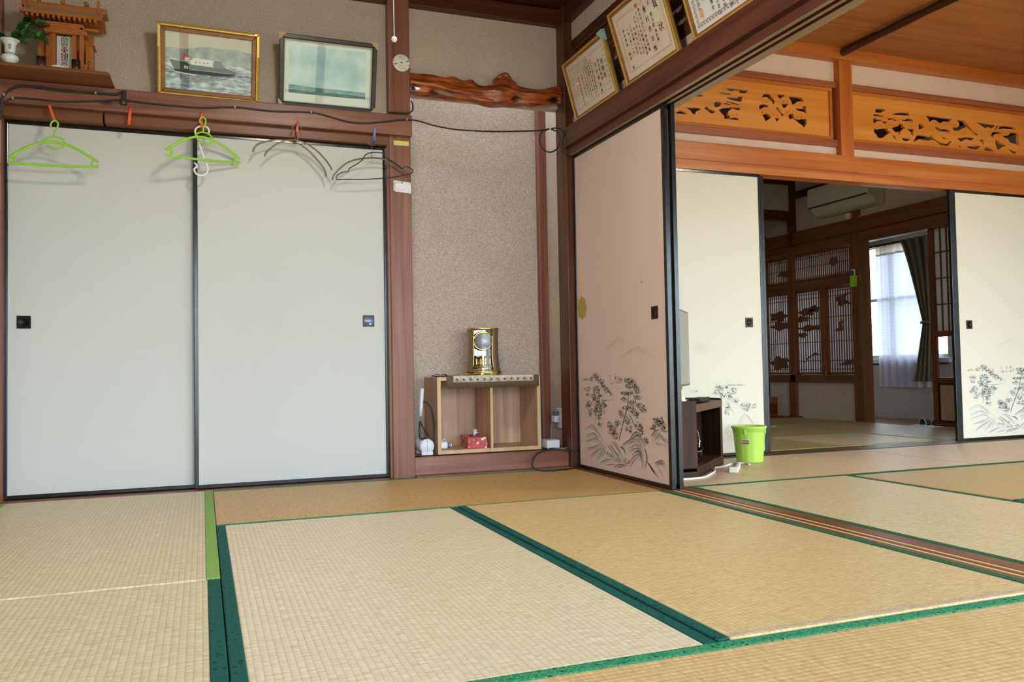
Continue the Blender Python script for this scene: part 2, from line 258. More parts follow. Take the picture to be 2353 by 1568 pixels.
LAND_A=[(0.003, [(0.057, 0.217), (0.102, 0.233), (0.142, 0.245), (0.175, 0.237), (0.212, 0.218), (0.243, 0.198), (0.27, 0.177), (0.296, 0.159)]), (0.004, [(0.07, 0.175), (0.11, 0.191), (0.154, 0.202), (0.183, 0.2), (0.215, 0.185), (0.237, 0.167), (0.26, 0.152)]), (0.0035, [(0.069, 0.152), (0.128, 0.165), (0.172, 0.174), (0.205, 0.172), (0.232, 0.16)]), (0.0045, [(0.086, 0.113), (0.145, 0.124), (0.194, 0.136), (0.241, 0.148), (0.278, 0.149)]), (0.005, [(0.114, 0.069), (0.154, 0.093), (0.202, 0.112), (0.249, 0.131), (0.296, 0.149)]), (0.004, [(0.195, 0.062), (0.234, 0.092), (0.267, 0.12), (0.295, 0.14), (0.318, 0.15)]), (0.0035, [(0.265, 0.081), (0.29, 0.114), (0.309, 0.14)]), (0.0045, [(0.327, 0.149), (0.358, 0.136), (0.383, 0.118), (0.399, 0.099)]), (0.0045, [(0.341, 0.162), (0.376, 0.145), (0.409, 0.124), (0.434, 0.107), (0.459, 0.093)]), (0.0035, [(0.368, 0.174), (0.407, 0.163), (0.444, 0.143), (0.477, 0.118), (0.492, 0.096)]), (0.0035, [(0.394, 0.176), (0.437, 0.162), (0.465, 0.145)]), (0.008, [(0.466, 0.152), (0.491, 0.151), (0.515, 0.137), (0.526, 0.123)]), (0.007, [(0.491, 0.166), (0.529, 0.181), (0.57, 0.199), (0.599, 0.224), (0.627, 0.237), (0.658, 0.236), (0.684, 0.222), (0.702, 0.201), (0.724, 0.174)]), (0.0035, [(0.586, 0.2), (0.619, 0.214), (0.646, 0.225), (0.673, 0.218), (0.691, 0.197), (0.709, 0.172)]), (0.0035, [(0.561, 0.179), (0.602, 0.19), (0.641, 0.204), (0.672, 0.192), (0.693, 0.167), (0.704, 0.15)]), (0.0035, [(0.544, 0.151), (0.584, 0.162), (0.632, 0.177), (0.671, 0.169), (0.692, 0.149), (0.71, 0.124)]), (0.004, [(0.559, 0.137), (0.608, 0.155), (0.647, 0.16), (0.677, 0.147), (0.695, 0.123), (0.705, 0.098)]), (0.004, [(0.59, 0.121), (0.627, 0.143), (0.658, 0.146), (0.68, 0.129), (0.694, 0.104), (0.696, 0.075)]), (0.0035, [(0.54, 0.07), (0.573, 0.096), (0.614, 0.119), (0.653, 0.13), (0.676, 0.118), (0.686, 0.092), (0.688, 0.067)]), (0.003, [(0.564, 0.057), (0.589, 0.083), (0.621, 0.107)]), (0.003, [(0.507, 0.055), (0.549, 0.083), (0.59, 0.109)]), (0.012, [(0.712, 0.165), (0.729, 0.141), (0.732, 0.112), (0.719, 0.081), (0.715, 0.066)]), (0.008, [(0.735, 0.105), (0.764, 0.086), (0.799, 0.064), (0.84, 0.044)]), (0.005, [(0.753, 0.092), (0.792, 0.067), (0.833, 0.046)]), (0.005, [(0.231, 0.047), (0.283, 0.066), (0.337, 0.08), (0.39, 0.081)]), (0.006, [(0.397, 0.044), (0.44, 0.06), (0.491, 0.067), (0.54, 0.078)]), (0.004, [(0.431, 0.043), (0.491, 0.061), (0.548, 0.071)]), (0.004, [(0.309, 0.045), (0.371, 0.055), (0.423, 0.058)]), (0.007, [(0.774, 0.229), (0.8, 0.245), (0.836, 0.262), (0.858, 0.267)]), (0.0035, [(0.784, 0.211), (0.814, 0.228), (0.85, 0.246), (0.877, 0.239), (0.911, 0.224), (0.934, 0.208)]), (0.003, [(0.813, 0.208), (0.842, 0.23), (0.857, 0.242)]), (0.003, [(0.834, 0.202), (0.852, 0.223), (0.863, 0.233)]), (0.003, [(0.863, 0.233), (0.883, 0.219), (0.896, 0.202)]), (0.0025, [(0.791, 0.208), (0.841, 0.197), (0.889, 0.198), (0.93, 0.205)]), (0.003, [(0.877, 0.232), (0.904, 0.213), (0.917, 0.203)]), (0.006, [(0.804, 0.104), (0.837, 0.115), (0.872, 0.124), (0.892, 0.113), (0.912, 0.098)]), (0.0045, [(0.822, 0.095), (0.858, 0.112), (0.878, 0.105), (0.891, 0.088)]), (0.0045, [(0.842, 0.083), (0.862, 0.068), (0.885, 0.038)]), (0.0025, [(0.05, 0.377), (0.099, 0.376)]), (0.0035, [(0.262, 0.385), (0.334, 0.383), (0.413, 0.394)]), (0.002, [(0.327, 0.42), (0.352, 0.392)]), (0.002, [(0.353, 0.416), (0.379, 0.393)]), (0.002, [(0.38, 0.419), (0.409, 0.396)]), (0.0015, [(0.373, 0.449), (0.442, 0.448), (0.517, 0.445)]), (0.0015, [(0.661, 0.466), (0.73, 0.462)]), (0.0015, [(0.691, 0.446), (0.802, 0.446)]), (0.01, [(0.454, 0.181), (0.469, 0.215), (0.496, 0.264), (0.519, 0.304), (0.541, 0.339), (0.554, 0.375), (0.564, 0.409), (0.578, 0.44), (0.591, 0.471)]), (0.0045, [(0.564, 0.329), (0.591, 0.303), (0.614, 0.278), (0.629, 0.264)]), (0.0035, [(0.598, 0.441), (0.62, 0.415), (0.642, 0.377), (0.679, 0.356), (0.717, 0.343)]), (0.002, [(0.614, 0.278), (0.608, 0.251)]), (0.0045, [(0.195, 0.255), (0.193, 0.321), (0.191, 0.383)]), (0.0035, [(0.217, 0.227), (0.229, 0.281)]), (0.003, [(0.549, 0.263), (0.56, 0.229)]), (0.0035, [(0.589, 0.265), (0.592, 0.227)]), (0.0015, [(0.288, 0.358), (0.351, 0.364)]), (0.0015, [(0.332, 0.335), (0.393, 0.333)]), (0.0015, [(0.284, 0.284), (0.338, 0.285)]), (0.0018, [(0.322, 0.647), (0.389, 0.675), (0.471, 0.705), (0.532, 0.685), (0.591, 0.668)]), (0.0018, [(0.497, 0.599), (0.575, 0.633), (0.664, 0.652), (0.747, 0.629), (0.827, 0.6)])]
LAND_A_LEAF=[('g', [(0.572, 0.486, 0.046, 0.012), (0.607, 0.471, 0.042, 0.012), (0.638, 0.453, 0.038, 0.01), (0.66, 0.434, 0.025, 0.008), (0.567, 0.459, 0.029, 0.01), (0.524, 0.424, 0.042, 0.008), (0.573, 0.427, 0.034, 0.01), (0.515, 0.393, 0.029, 0.01), (0.659, 0.408, 0.034, 0.01), (0.595, 0.38, 0.029, 0.01), (0.68, 0.368, 0.038, 0.01), (0.709, 0.346, 0.029, 0.01), (0.529, 0.351, 0.029, 0.008), (0.586, 0.353, 0.038, 0.012), (0.624, 0.335, 0.034, 0.014), (0.647, 0.317, 0.017, 0.012), (0.482, 0.329, 0.025, 0.012), (0.486, 0.31, 0.021, 0.008), (0.442, 0.272, 0.029, 0.014), (0.55, 0.29, 0.025, 0.018), (0.581, 0.249, 0.013, 0.018), (0.54, 0.247, 0.017, 0.01), (0.66, 0.266, 0.034, 0.018), (0.689, 0.245, 0.021, 0.016), (0.732, 0.204, 0.021, 0.014)]), ('t', [(0.213, 0.438, 0.038, 0.018), (0.178, 0.404, 0.029, 0.012), (0.253, 0.406, 0.025, 0.01), (0.206, 0.384, 0.042, 0.012), (0.288, 0.358, 0.034, 0.016), (0.223, 0.355, 0.034, 0.02), (0.259, 0.324, 0.034, 0.016), (0.193, 0.321, 0.025, 0.02), (0.239, 0.29, 0.021, 0.016), (0.246, 0.253, 0.025, 0.012), (0.212, 0.508, 0.029, 0.016), (0.154, 0.496, 0.025, 0.01), (0.239, 0.488, 0.034, 0.008), (0.085, 0.491, 0.025, 0.005), (0.275, 0.468, 0.025, 0.01), (0.301, 0.452, 0.025, 0.01), (0.328, 0.436, 0.029, 0.01), (0.354, 0.428, 0.021, 0.008), (0.294, 0.484, 0.008, 0.012), (0.389, 0.417, 0.021, 0.005), (0.824, 0.304, 0.025, 0.012), (0.859, 0.299, 0.029, 0.014), (0.886, 0.286, 0.025, 0.014), (0.83, 0.283, 0.029, 0.01), (0.877, 0.314, 0.008, 0.01), (0.892, 0.265, 0.021, 0.012), (0.801, 0.267, 0.021, 0.012)]), ('p', [(0.118, 0.36, 0.029, 0.016), (0.088, 0.342, 0.021, 0.012), (0.136, 0.323, 0.021, 0.016), (0.125, 0.301, 0.021, 0.012), (0.102, 0.44, 0.034, 0.012), (0.101, 0.41, 0.021, 0.01), (0.355, 0.256, 0.029, 0.016), (0.389, 0.242, 0.038, 0.014), (0.379, 0.221, 0.042, 0.012), (0.413, 0.207, 0.034, 0.02), (0.375, 0.501, 0.005, 0.014), (0.433, 0.505, 0.006, 0.016), (0.47, 0.501, 0.007, 0.016), (0.391, 0.473, 0.013, 0.003), (0.435, 0.477, 0.017, 0.006), (0.477, 0.476, 0.013, 0.005), (0.494, 0.494, 0.003, 0.008), (0.33, 0.105, 0.017, 0.01), (0.373, 0.099, 0.017, 0.008), (0.434, 0.114, 0.013, 0.008), (0.441, 0.084, 0.034, 0.008), (0.516, 0.087, 0.017, 0.01)])]
LAND_B=[(0.0013, [(0.361, 0.661), (0.383, 0.679), (0.41, 0.697), (0.431, 0.692), (0.452, 0.674), (0.473, 0.683), (0.506, 0.694), (0.527, 0.678), (0.548, 0.669)]), (0.0013, [(0.371, 0.643), (0.398, 0.665), (0.42, 0.674), (0.44, 0.66), (0.467, 0.656), (0.494, 0.674), (0.516, 0.669), (0.542, 0.646)]), (0.0013, [(0.387, 0.634), (0.414, 0.656), (0.435, 0.651), (0.461, 0.63)]), (0.0013, [(0.58, 0.65), (0.603, 0.68), (0.635, 0.673)]), (0.0017, [(0.288, 0.666), (0.304, 0.675), (0.324, 0.661), (0.346, 0.67)]), (0.0013, [(0.525, 0.444), (0.574, 0.457), (0.634, 0.465), (0.7, 0.473), (0.75, 0.465), (0.782, 0.443)]), (0.0008, [(0.433, 0.426), (0.487, 0.431), (0.53, 0.433)]), (0.0017, [(0.598, 0.346), (0.624, 0.313), (0.65, 0.275), (0.687, 0.228)]), (0.0013, [(0.71, 0.255), (0.697, 0.218)]), (0.0013, [(0.767, 0.318), (0.738, 0.277)]), (0.0025, [(0.691, 0.195), (0.709, 0.227), (0.743, 0.249), (0.77, 0.234), (0.791, 0.21), (0.813, 0.195), (0.848, 0.222)]), (0.0017, [(0.702, 0.199), (0.725, 0.226), (0.747, 0.23), (0.774, 0.201)]), (0.0017, [(0.707, 0.19), (0.736, 0.212), (0.758, 0.202)]), (0.0034, [(0.591, 0.144), (0.614, 0.175), (0.642, 0.193), (0.669, 0.187)]), (0.0025, [(0.596, 0.126), (0.624, 0.152), (0.651, 0.137), (0.672, 0.108)]), (0.0025, [(0.606, 0.102), (0.629, 0.124), (0.65, 0.096), (0.665, 0.058)]), (0.0021, [(0.616, 0.083), (0.633, 0.096), (0.643, 0.073)])]
LAND_B_LEAF=[('p', [(0.671, 0.432, 0.037, 0.005), (0.732, 0.43, 0.021, 0.005), (0.38, 0.402, 0.032, 0.005), (0.318, 0.453, 0.032, 0.01), (0.728, 0.305, 0.016, 0.015), (0.767, 0.308, 0.019, 0.013), (0.811, 0.298, 0.016, 0.013), (0.755, 0.281, 0.021, 0.015)]), ('t', [(0.551, 0.421, 0.021, 0.015), (0.594, 0.42, 0.027, 0.013), (0.534, 0.389, 0.016, 0.013), (0.567, 0.397, 0.021, 0.015), (0.626, 0.377, 0.021, 0.015), (0.665, 0.395, 0.019, 0.02), (0.679, 0.334, 0.021, 0.015), (0.636, 0.354, 0.016, 0.015), (0.577, 0.369, 0.021, 0.015), (0.618, 0.304, 0.016, 0.02), (0.611, 0.267, 0.016, 0.015), (0.29, 0.387, 0.011, 0.015)])]
HG_HOOK=[(0.203, 1.7), (0.202, 1.712), (0.208, 1.725), (0.218, 1.732), (0.228, 1.727), (0.232, 1.715), (0.228, 1.698), (0.218, 1.681), (0.217, 1.658)]
HG_ARM=[(0.033, 1.549), (0.059, 1.567), (0.1, 1.596), (0.143, 1.618), (0.174, 1.629), (0.214, 1.634), (0.26, 1.627), (0.304, 1.61), (0.344, 1.588), (0.377, 1.568), (0.398, 1.553)]
HG_RING=[(0.174, 1.629), (0.18, 1.641), (0.196, 1.653), (0.217, 1.657), (0.239, 1.654), (0.255, 1.643), (0.262, 1.627), (0.255, 1.614), (0.239, 1.606), (0.214, 1.604), (0.187, 1.613)]
HG_BAR=[(0.031, 1.529), (0.045, 1.524), (0.143, 1.523), (0.25, 1.524), (0.359, 1.529), (0.388, 1.529), (0.398, 1.538)]
HG_LEND=[(0.041, 1.554), (0.055, 1.551), (0.061, 1.54), (0.055, 1.527), (0.046, 1.524)]
HG_REND=[(0.386, 1.562), (0.374, 1.555), (0.37, 1.544), (0.374, 1.533), (0.381, 1.529)]
HW_SHOOK=[(0.833, 1.705), (0.825, 1.718), (0.818, 1.734), (0.825, 1.754), (0.849, 1.765), (0.875, 1.759), (0.881, 1.739), (0.876, 1.725)]
HW_STAIL=[(0.825, 1.718), (0.833, 1.688), (0.848, 1.639), (0.863, 1.595), (0.875, 1.559), (0.868, 1.534), (0.847, 1.523), (0.824, 1.528), (0.813, 1.547), (0.818, 1.558), (0.825, 1.564), (0.822, 1.575), (0.813, 1.583)]
HW_ARCHA=[(1.085, 1.654), (1.09, 1.674), (1.109, 1.696), (1.142, 1.711), (1.186, 1.723), (1.23, 1.727), (1.275, 1.723), (1.314, 1.709), (1.353, 1.683), (1.393, 1.642), (1.427, 1.6), (1.438, 1.571), (1.438, 1.555)]
HW_ARCHB=[(1.139, 1.635), (1.147, 1.653), (1.175, 1.683), (1.214, 1.71), (1.258, 1.725), (1.297, 1.726), (1.337, 1.716), (1.376, 1.693), (1.41, 1.666), (1.444, 1.628), (1.464, 1.597), (1.465, 1.588)]
HW_ARCHW=[(1.275, 1.728), (1.286, 1.733), (1.285, 1.753), (1.278, 1.77), (1.282, 1.802), (1.298, 1.818), (1.311, 1.811), (1.326, 1.781)]
HW_ARCHW2=[(1.297, 1.727), (1.299, 1.754), (1.292, 1.777), (1.298, 1.815), (1.284, 1.808), (1.269, 1.782)]
HW_RING=[(1.676, 1.731), (1.659, 1.739), (1.656, 1.754), (1.664, 1.768), (1.678, 1.772), (1.692, 1.767), (1.696, 1.752), (1.688, 1.737), (1.677, 1.73), (1.674, 1.716), (1.678, 1.698)]
HW_BLK=[(1.677, 1.695), (1.656, 1.689), (1.638, 1.677), (1.626, 1.655), (1.596, 1.629), (1.56, 1.606), (1.548, 1.585), (1.531, 1.585), (1.507, 1.573), (1.493, 1.56), (1.491, 1.545), (1.513, 1.543), (1.642, 1.553), (1.763, 1.569), (1.854, 1.59), (1.882, 1.601), (1.889, 1.616), (1.873, 1.628), (1.849, 1.633), (1.833, 1.622), (1.818, 1.633), (1.794, 1.649), (1.758, 1.668), (1.74, 1.688), (1.722, 1.697)]
HW_BRZ=[(1.472, 1.541), (1.478, 1.562), (1.508, 1.6), (1.549, 1.635), (1.602, 1.657), (1.674, 1.669), (1.734, 1.668), (1.788, 1.652), (1.836, 1.622), (1.867, 1.594), (1.876, 1.57)]
HW_BRZS=[(1.675, 1.669), (1.675, 1.698)]
CABLE1=[(-0.001, 1.733), (0.002, 1.792), (0.014, 1.837), (0.048, 1.87), (0.1, 1.886), (0.241, 1.88), (0.385, 1.882), (0.468, 1.885), (0.49, 1.895), (0.509, 1.901), (0.514, 1.898)]
CABLE2=[(-0.001, 1.723), (0.002, 1.773), (0.018, 1.802), (0.048, 1.825), (0.1, 1.83), (0.241, 1.829), (0.385, 1.845), (0.496, 1.86), (0.59, 1.857), (0.724, 1.855), (0.861, 1.858), (1.002, 1.875), (1.126, 1.872), (1.21, 1.873), (1.37, 1.883), (1.468, 1.868), (1.557, 1.851), (1.647, 1.852), (1.761, 1.871), (1.866, 1.89), (1.937, 1.887), (2.021, 1.87), (2.142, 1.86), (2.316, 1.865), (2.469, 1.878), (2.626, 1.896), (2.685, 1.911)]
CABLE3=[(2.68, 1.907), (2.634, 1.881), (2.62, 1.831), (2.64, 1.788), (2.682, 1.774), (2.726, 1.797), (2.745, 1.848), (2.733, 1.892), (2.691, 1.905), (2.728, 1.914), (2.757, 1.901), (2.765, 1.879), (2.756, 1.824), (2.752, 1.799), (2.768, 1.775), (2.8, 1.765), (2.846, 1.769)]
CABLE4=[(1.769, 1.928), (1.824, 1.929), (1.874, 1.933), (1.899, 1.944), (1.906, 1.962), (1.903, 1.987), (1.895, 1.998)]
# ------------------------------------------------------------------ materials
def plaster(name, c1, c2, c3, glitter=.5):
    m, nt, ns, ls, b = newmat(name)
    mp = mapped(ns, ls, (1,1,1))
    n = nd(ns, 'ShaderNodeTexNoise'); n.inputs['Scale'].default_value = 210; n.inputs['Detail'].default_value = 3; ls.new(mp.outputs[0], n.inputs['Vector'])
    n2 = nd(ns, 'ShaderNodeTexNoise'); n2.inputs['Scale'].default_value = 5; n2.inputs['Detail'].default_value = 4; ls.new(mp.outputs[0], n2.inputs['Vector'])
    r = ramp(ns, [(.30, c1), (.5, c2), (.68, c3)]); ls.new(n.outputs['Fac'], r.inputs['Fac'])
    col = mix(ns, ls, math_(ns, ls, 'MULTIPLY', n2.outputs['Fac'], .45), r.outputs['Color'], c1)
    v = nd(ns, 'ShaderNodeTexVoronoi'); v.inputs['Scale'].default_value = 190; ls.new(mp.outputs[0], v.inputs['Vector'])
    wn = nd(ns, 'ShaderNodeTexWhiteNoise'); ls.new(v.outputs['Position'], wn.inputs['Vector'])
    sp = math_(ns, ls, 'GREATER_THAN', wn.outputs['Value'], .965)
    near = math_(ns, ls, 'LESS_THAN', v.outputs['Distance'], .35)
    f = math_(ns, ls, 'MULTIPLY', sp, near)
    col = mix(ns, ls, math_(ns, ls, 'MULTIPLY', f, glitter), col, (.95, .97, 1))
    ls.new(col, b.inputs['Base Color'])
    ls.new(math_(ns, ls, 'MULTIPLY', f, .0), b.inputs['Metallic'])
    mr = math_(ns, ls, 'SUBTRACT', .92, math_(ns, ls, 'MULTIPLY', f, .55)); ls.new(mr, b.inputs['Roughness'])
    bump(ns, ls, b, n.outputs['Fac'], .5, .002)
    return m
PL1 = plaster('plaster_sand', lin(166,145,130), lin(200,183,169), lin(228,215,205))
PL2 = plaster('plaster_pink', lin(206,170,154), lin(238,210,196), lin(252,236,226), .3)
PL3 = plaster('plaster_plain', lin(150,140,128), lin(176,168,156), lin(196,188,178), .2)

R1 = dict(dark=lin(100,58,42), mid=lin(138,88,68), light=lin(162,114,92))
PD = dict(dark=lin(62,30,20), mid=lin(92,50,36), light=lin(112,68,52))         # aged red-brown cedar
WX = wood('cedar_x', 0, **R1); WY = wood('cedar_y', 1, **R1); WZ = wood('cedar_z', 2, **R1)
PX_ = wood('smoked_cedar_x', 0, **PD); PY_ = wood('smoked_cedar_y', 1, **PD); PZ_ = wood('smoked_cedar_z', 2, **PD)
DK = dict(dark=lin(58,26,18), mid=lin(82,40,28), light=lin(104,56,40))
DX = wood('dark_cedar_x', 0, **DK); DY = wood('dark_cedar_y', 1, **DK)
OR = dict(dark=lin(168,84,30), mid=lin(200,112,44), light=lin(216,136,66), rough=.38)
OX = wood('honey_cedar_x', 0, **OR); OY = wood('honey_cedar_y', 1, **OR); OZ = wood('honey_cedar_z', 2, **OR)
RN = wood('carved_board', 0, lin(214,122,40), lin(234,148,60), lin(244,170,88), rough=.4, knots=False, grain=.6)
BD = dict(dark=lin(92,50,26), mid=lin(120,70,38), light=lin(140,86,50), rough=.4)
BX = wood('brown_timber_x', 0, **BD); BY = wood('brown_timber_y', 1, **BD); BZ = wood('brown_timber_z', 2, **BD)
LACQ = plain('black_lacquer', lin(16,17,20), .22, 0, .6)
IRON = plain('dark_bronze', lin(58,44,36), .35, .7)
IRON2 = plain('blackened_bronze', lin(20,18,18), .3, .6)

def paper(name, col, weave=.02, rough=.75):
    m, nt, ns, ls, b = newmat(name)
    mp = mapped(ns, ls, (900, 900, 60)); mp2 = mapped(ns, ls, (40, 40, 900)); mp3 = mapped(ns, ls, (3, 3, 3))
    o = []
    for q in (mp, mp2, mp3):
        n = nd(ns, 'ShaderNodeTexNoise'); n.inputs['Scale'].default_value = 1; n.inputs['Detail'].default_value = 2; ls.new(q.outputs[0], n.inputs['Vector']); o.append(n.outputs['Fac'])
    s = math_(ns, ls, 'ADD', math_(ns, ls, 'MULTIPLY', o[0], .5), math_(ns, ls, 'MULTIPLY', o[1], .5))
    r = ramp(ns, [(.3, tuple(c*(1-weave*3) for c in col)), (.7, col)]); ls.new(s, r.inputs['Fac'])
    c = mix(ns, ls, math_(ns, ls, 'MULTIPLY', o[2], .25), r.outputs['Color'], (col[0]*.95, col[1]*.92, col[2]*.86))
    ls.new(c, b.inputs['Base Color']); b.inputs['Roughness'].default_value = rough; b.inputs['Specular IOR Level'].default_value = .2
    bump(ns, ls, b, s, .15, .0005); return m
PAPER = paper('fusuma_cloth_white', lin(206,208,206))
PAPER2 = paper('fusuma_cloth_rose', lin(222,200,188))
PAPER3 = paper('fusuma_cloth_cream', lin(228,221,203))
SHOJI = plain('shoji_paper', lin(240,240,240), .8, Transmission_Weight=0.0)
def translucent(name, col, fac=.5):
    m, nt, ns, ls, b = newmat(name)
    b.inputs['Base Color'].default_value = rgb(col); b.inputs['Roughness'].default_value = .85
    t = ns.new('ShaderNodeBsdfTranslucent'); t.inputs['Color'].default_value = rgb(col)
    mx = ns.new('ShaderNodeMixShader'); mx.inputs[0].default_value = fac
    n = nd(ns, 'ShaderNodeTexNoise'); n.inputs['Scale'].default_value = 25; tc = ns.new('ShaderNodeTexCoord'); ls.new(tc.outputs['Object'], n.inputs['Vector'])
    c = mix(ns, ls, n.outputs['Fac'], tuple(x*.92 for x in col), col); ls.new(c, b.inputs['Base Color']); ls.new(c, t.inputs['Color'])
    ls.new(b.outputs[0], mx.inputs[1]); ls.new(t.outputs[0], mx.inputs[2])
    ls.new(mx.outputs[0], ns['Material Output'].inputs['Surface']); return m
SHOJI = translucent('shoji_paper_lit', (.86,.86,.86), .5)

def tatami(name, axis, a, b_, c, gap=.0155):
    """rush weave: ribs run along `axis` (0=x,1=y), reeds across"""
    m, nt, ns, ls, b = newmat(name)
    tc = ns.new('ShaderNodeTexCoord'); sp = ns.new('ShaderNodeSeparateXYZ'); ls.new(tc.outputs['Object'], sp.inputs[0])
    across = sp.outputs[1-axis]; along = sp.outputs[axis]
    fr = math_(ns, ls, 'FRACT', math_(ns, ls, 'DIVIDE', across, gap))
    rib = math_(ns, ls, 'PINGPONG', fr, .5)                       # 0 at the thread, .5 on the rib
    cell = math_(ns, ls, 'FLOOR', math_(ns, ls, 'DIVIDE', across, gap))
    mp = ns.new('ShaderNodeCombineXYZ')
    ls.new(math_(ns, ls, 'MULTIPLY', along, 420), mp.inputs[0]); ls.new(math_(ns, ls, 'MULTIPLY', across, 14), mp.inputs[1])
    reed = nd(ns, 'ShaderNodeTexNoise'); reed.inputs['Scale'].default_value = 1; reed.inputs['Detail'].default_value = 2; ls.new(mp.outputs[0], reed.inputs['Vector'])
    mp2 = ns.new('ShaderNodeCombineXYZ'); ls.new(math_(ns, ls, 'MULTIPLY', along, 90), mp2.inputs[0]); ls.new(math_(ns, ls, 'MULTIPLY', cell, 3.7), mp2.inputs[1])
    patch = nd(ns, 'ShaderNodeTexNoise'); patch.inputs['Scale'].default_value = 1; patch.inputs['Detail'].default_value = 1; ls.new(mp2.outputs[0], patch.inputs['Vector'])
    big = nd(ns, 'ShaderNodeTexNoise'); big.inputs['Scale'].default_value = 2.2; big.inputs['Detail'].default_value = 3; ls.new(tc.outputs['Object'], big.inputs['Vector'])
    t = math_(ns, ls, 'ADD', math_(ns, ls, 'MULTIPLY', reed.outputs['Fac'], .55), math_(ns, ls, 'MULTIPLY', patch.outputs['Fac'], .45))
    r = ramp(ns, [(.34, a), (.5, b_), (.66, c)]); ls.new(t, r.inputs['Fac'])
    col = mix(ns, ls, math_(ns, ls, 'MULTIPLY', big.outputs['Fac'], .35), r.outputs['Color'], tuple(x*.85 for x in b_))
    th = nd(ns, 'ShaderNodeMapRange'); ls.new(rib, th.inputs['Value']); th.inputs['From Max'].default_value = .16; th.inputs['To Min'].default_value = .35; th.inputs['To Max'].default_value = 0
    col = mix(ns, ls, th.outputs[0], col, tuple(x*.6 for x in a))
    ls.new(col, b.inputs['Base Color']); b.inputs['Roughness'].default_value = .44; b.inputs['Specular IOR Level'].default_value = .55
    h = math_(ns, ls, 'ADD', math_(ns, ls, 'MULTIPLY', math_(ns, ls, 'POWER', math_(ns, ls, 'MULTIPLY', rib, 2), .5), .7), math_(ns, ls, 'MULTIPLY', reed.outputs['Fac'], .35))
    bump(ns, ls, b, h, .55, .0016)
    return m
def heri(name, base, motif, dark, scale=60):
    """woven cloth edging with small motifs"""
    m, nt, ns, ls, b = newmat(name)
    tc = ns.new('ShaderNodeTexCoord')
    v = nd(ns, 'ShaderNodeTexVoronoi'); v.inputs['Scale'].default_value = scale; v.inputs['Randomness'].default_value = .35; ls.new(tc.outputs['Object'], v.inputs['Vector'])
    rg = math_(ns, ls, 'PINGPONG', math_(ns, ls, 'MULTIPLY', v.outputs['Distance'], 5), 1)
    f1 = math_(ns, ls, 'GREATER_THAN', rg, .86)
    w = nd(ns, 'ShaderNodeTexVoronoi'); w.inputs['Scale'].default_value = scale*.8; ls.new(tc.outputs['Object'], w.inputs['Vector'])
    f2 = math_(ns, ls, 'LESS_THAN', w.outputs['Distance'], .22)
    n = nd(ns, 'ShaderNodeTexNoise'); n.inputs['Scale'].default_value = 700; ls.new(tc.outputs['Object'], n.inputs['Vector'])
    c0 = mix(ns, ls, n.outputs['Fac'], tuple(x*.75 for x in base), tuple(min(1, x*1.25) for x in base))
    c1 = mix(ns, ls, math_(ns, ls, 'MULTIPLY', f1, .75), c0, motif); c2 = mix(ns, ls, math_(ns, ls, 'MULTIPLY', f2, .8), c1, dark)
    ls.new(c2, b.inputs['Base Color']); b.inputs['Roughness'].default_value = .75; b.inputs['Specular IOR Level'].default_value = .2
    bump(ns, ls, b, n.outputs['Fac'], .3, .0006); return m
HERI_T = heri('edging_dark_teal', lin(8,80,74), lin(28,100,90), lin(4,24,28))
HERI_G = heri('edging_bright_green', lin(24,128,96), lin(150,170,84), lin(14,50,44))
HERI_L = heri('edging_leaf_green', lin(126,164,88), lin(156,188,100), lin(108,148,76), 140)
HERI_D = heri('edging_forest_green', lin(22,92,66), lin(92,128,64), lin(10,44,38))
STRAW = plain('mat_core_straw', lin(150,128,100), .8)

def pane_glass(name, tint=(1,1,1), ior=1.5, gain=1.0):
    """thin clear pane: light passes straight through, mirror reflection by Fresnel"""
    m, nt, ns, ls, b = newmat(name)
    t = ns.new('ShaderNodeBsdfTransparent'); t.inputs['Color'].default_value = rgb(tint)
    g = ns.new('ShaderNodeBsdfGlossy'); g.inputs['Roughness'].default_value = .015
    n = nd(ns, 'ShaderNodeTexNoise'); n.inputs['Scale'].default_value = 6; tc = ns.new('ShaderNodeTexCoord'); ls.new(tc.outputs['Object'], n.inputs['Vector'])
    bp_ = ns.new('ShaderNodeBump'); bp_.inputs['Strength'].default_value = .03; bp_.inputs['Distance'].default_value = .002; ls.new(n.outputs['Fac'], bp_.inputs['Height']); ls.new(bp_.outputs['Normal'], g.inputs['Normal'])
    f = ns.new('ShaderNodeFresnel'); f.inputs['IOR'].default_value = ior
    geo = ns.new('ShaderNodeNewGeometry'); front = math_(ns, ls, 'SUBTRACT', 1.0, geo.outputs['Backfacing'])
    mx = ns.new('ShaderNodeMixShader'); ls.new(math_(ns, ls, 'MULTIPLY', math_(ns, ls, 'MULTIPLY', f.outputs[0], gain), front), mx.inputs[0]); ls.new(t.outputs[0], mx.inputs[1]); ls.new(g.outputs[0], mx.inputs[2])
    ns.remove(b); ls.new(mx.outputs[0], ns['Material Output'].inputs['Surface']); return m
# ------------------------------------------------------------------ the shell: floors, ceilings, walls
struct('floor', MB().box(-.4, 8.3, -5.75, 4.4, -.25, -.056), BY, 'rough timber floor under the straw mats')
EW = wood('veranda_boards', 0, lin(120,74,44), lin(150,98,60), lin(170,118,78), rough=.3)
struct('floor_veranda', MB().box(-.1, 8.2, -5.5, -4.74, -.05, -.012), EW, 'polished veranda boards behind the garden doors', .002)
struct('floor_corridor', MB().box(6.82, 7.7, -4.74, 3.5, -.05, -.03), EW, 'polished corridor boards beyond the lattice screens', .002)
GRASS = plain('garden_soil', lin(128,128,96), .95)
struct('floor_garden', MB().box(-40, 60, -50, -5.8, -.6, -.5).box(8.4, 60, -5.8, 40, -.6, -.5), GRASS, 'garden ground outside the house')

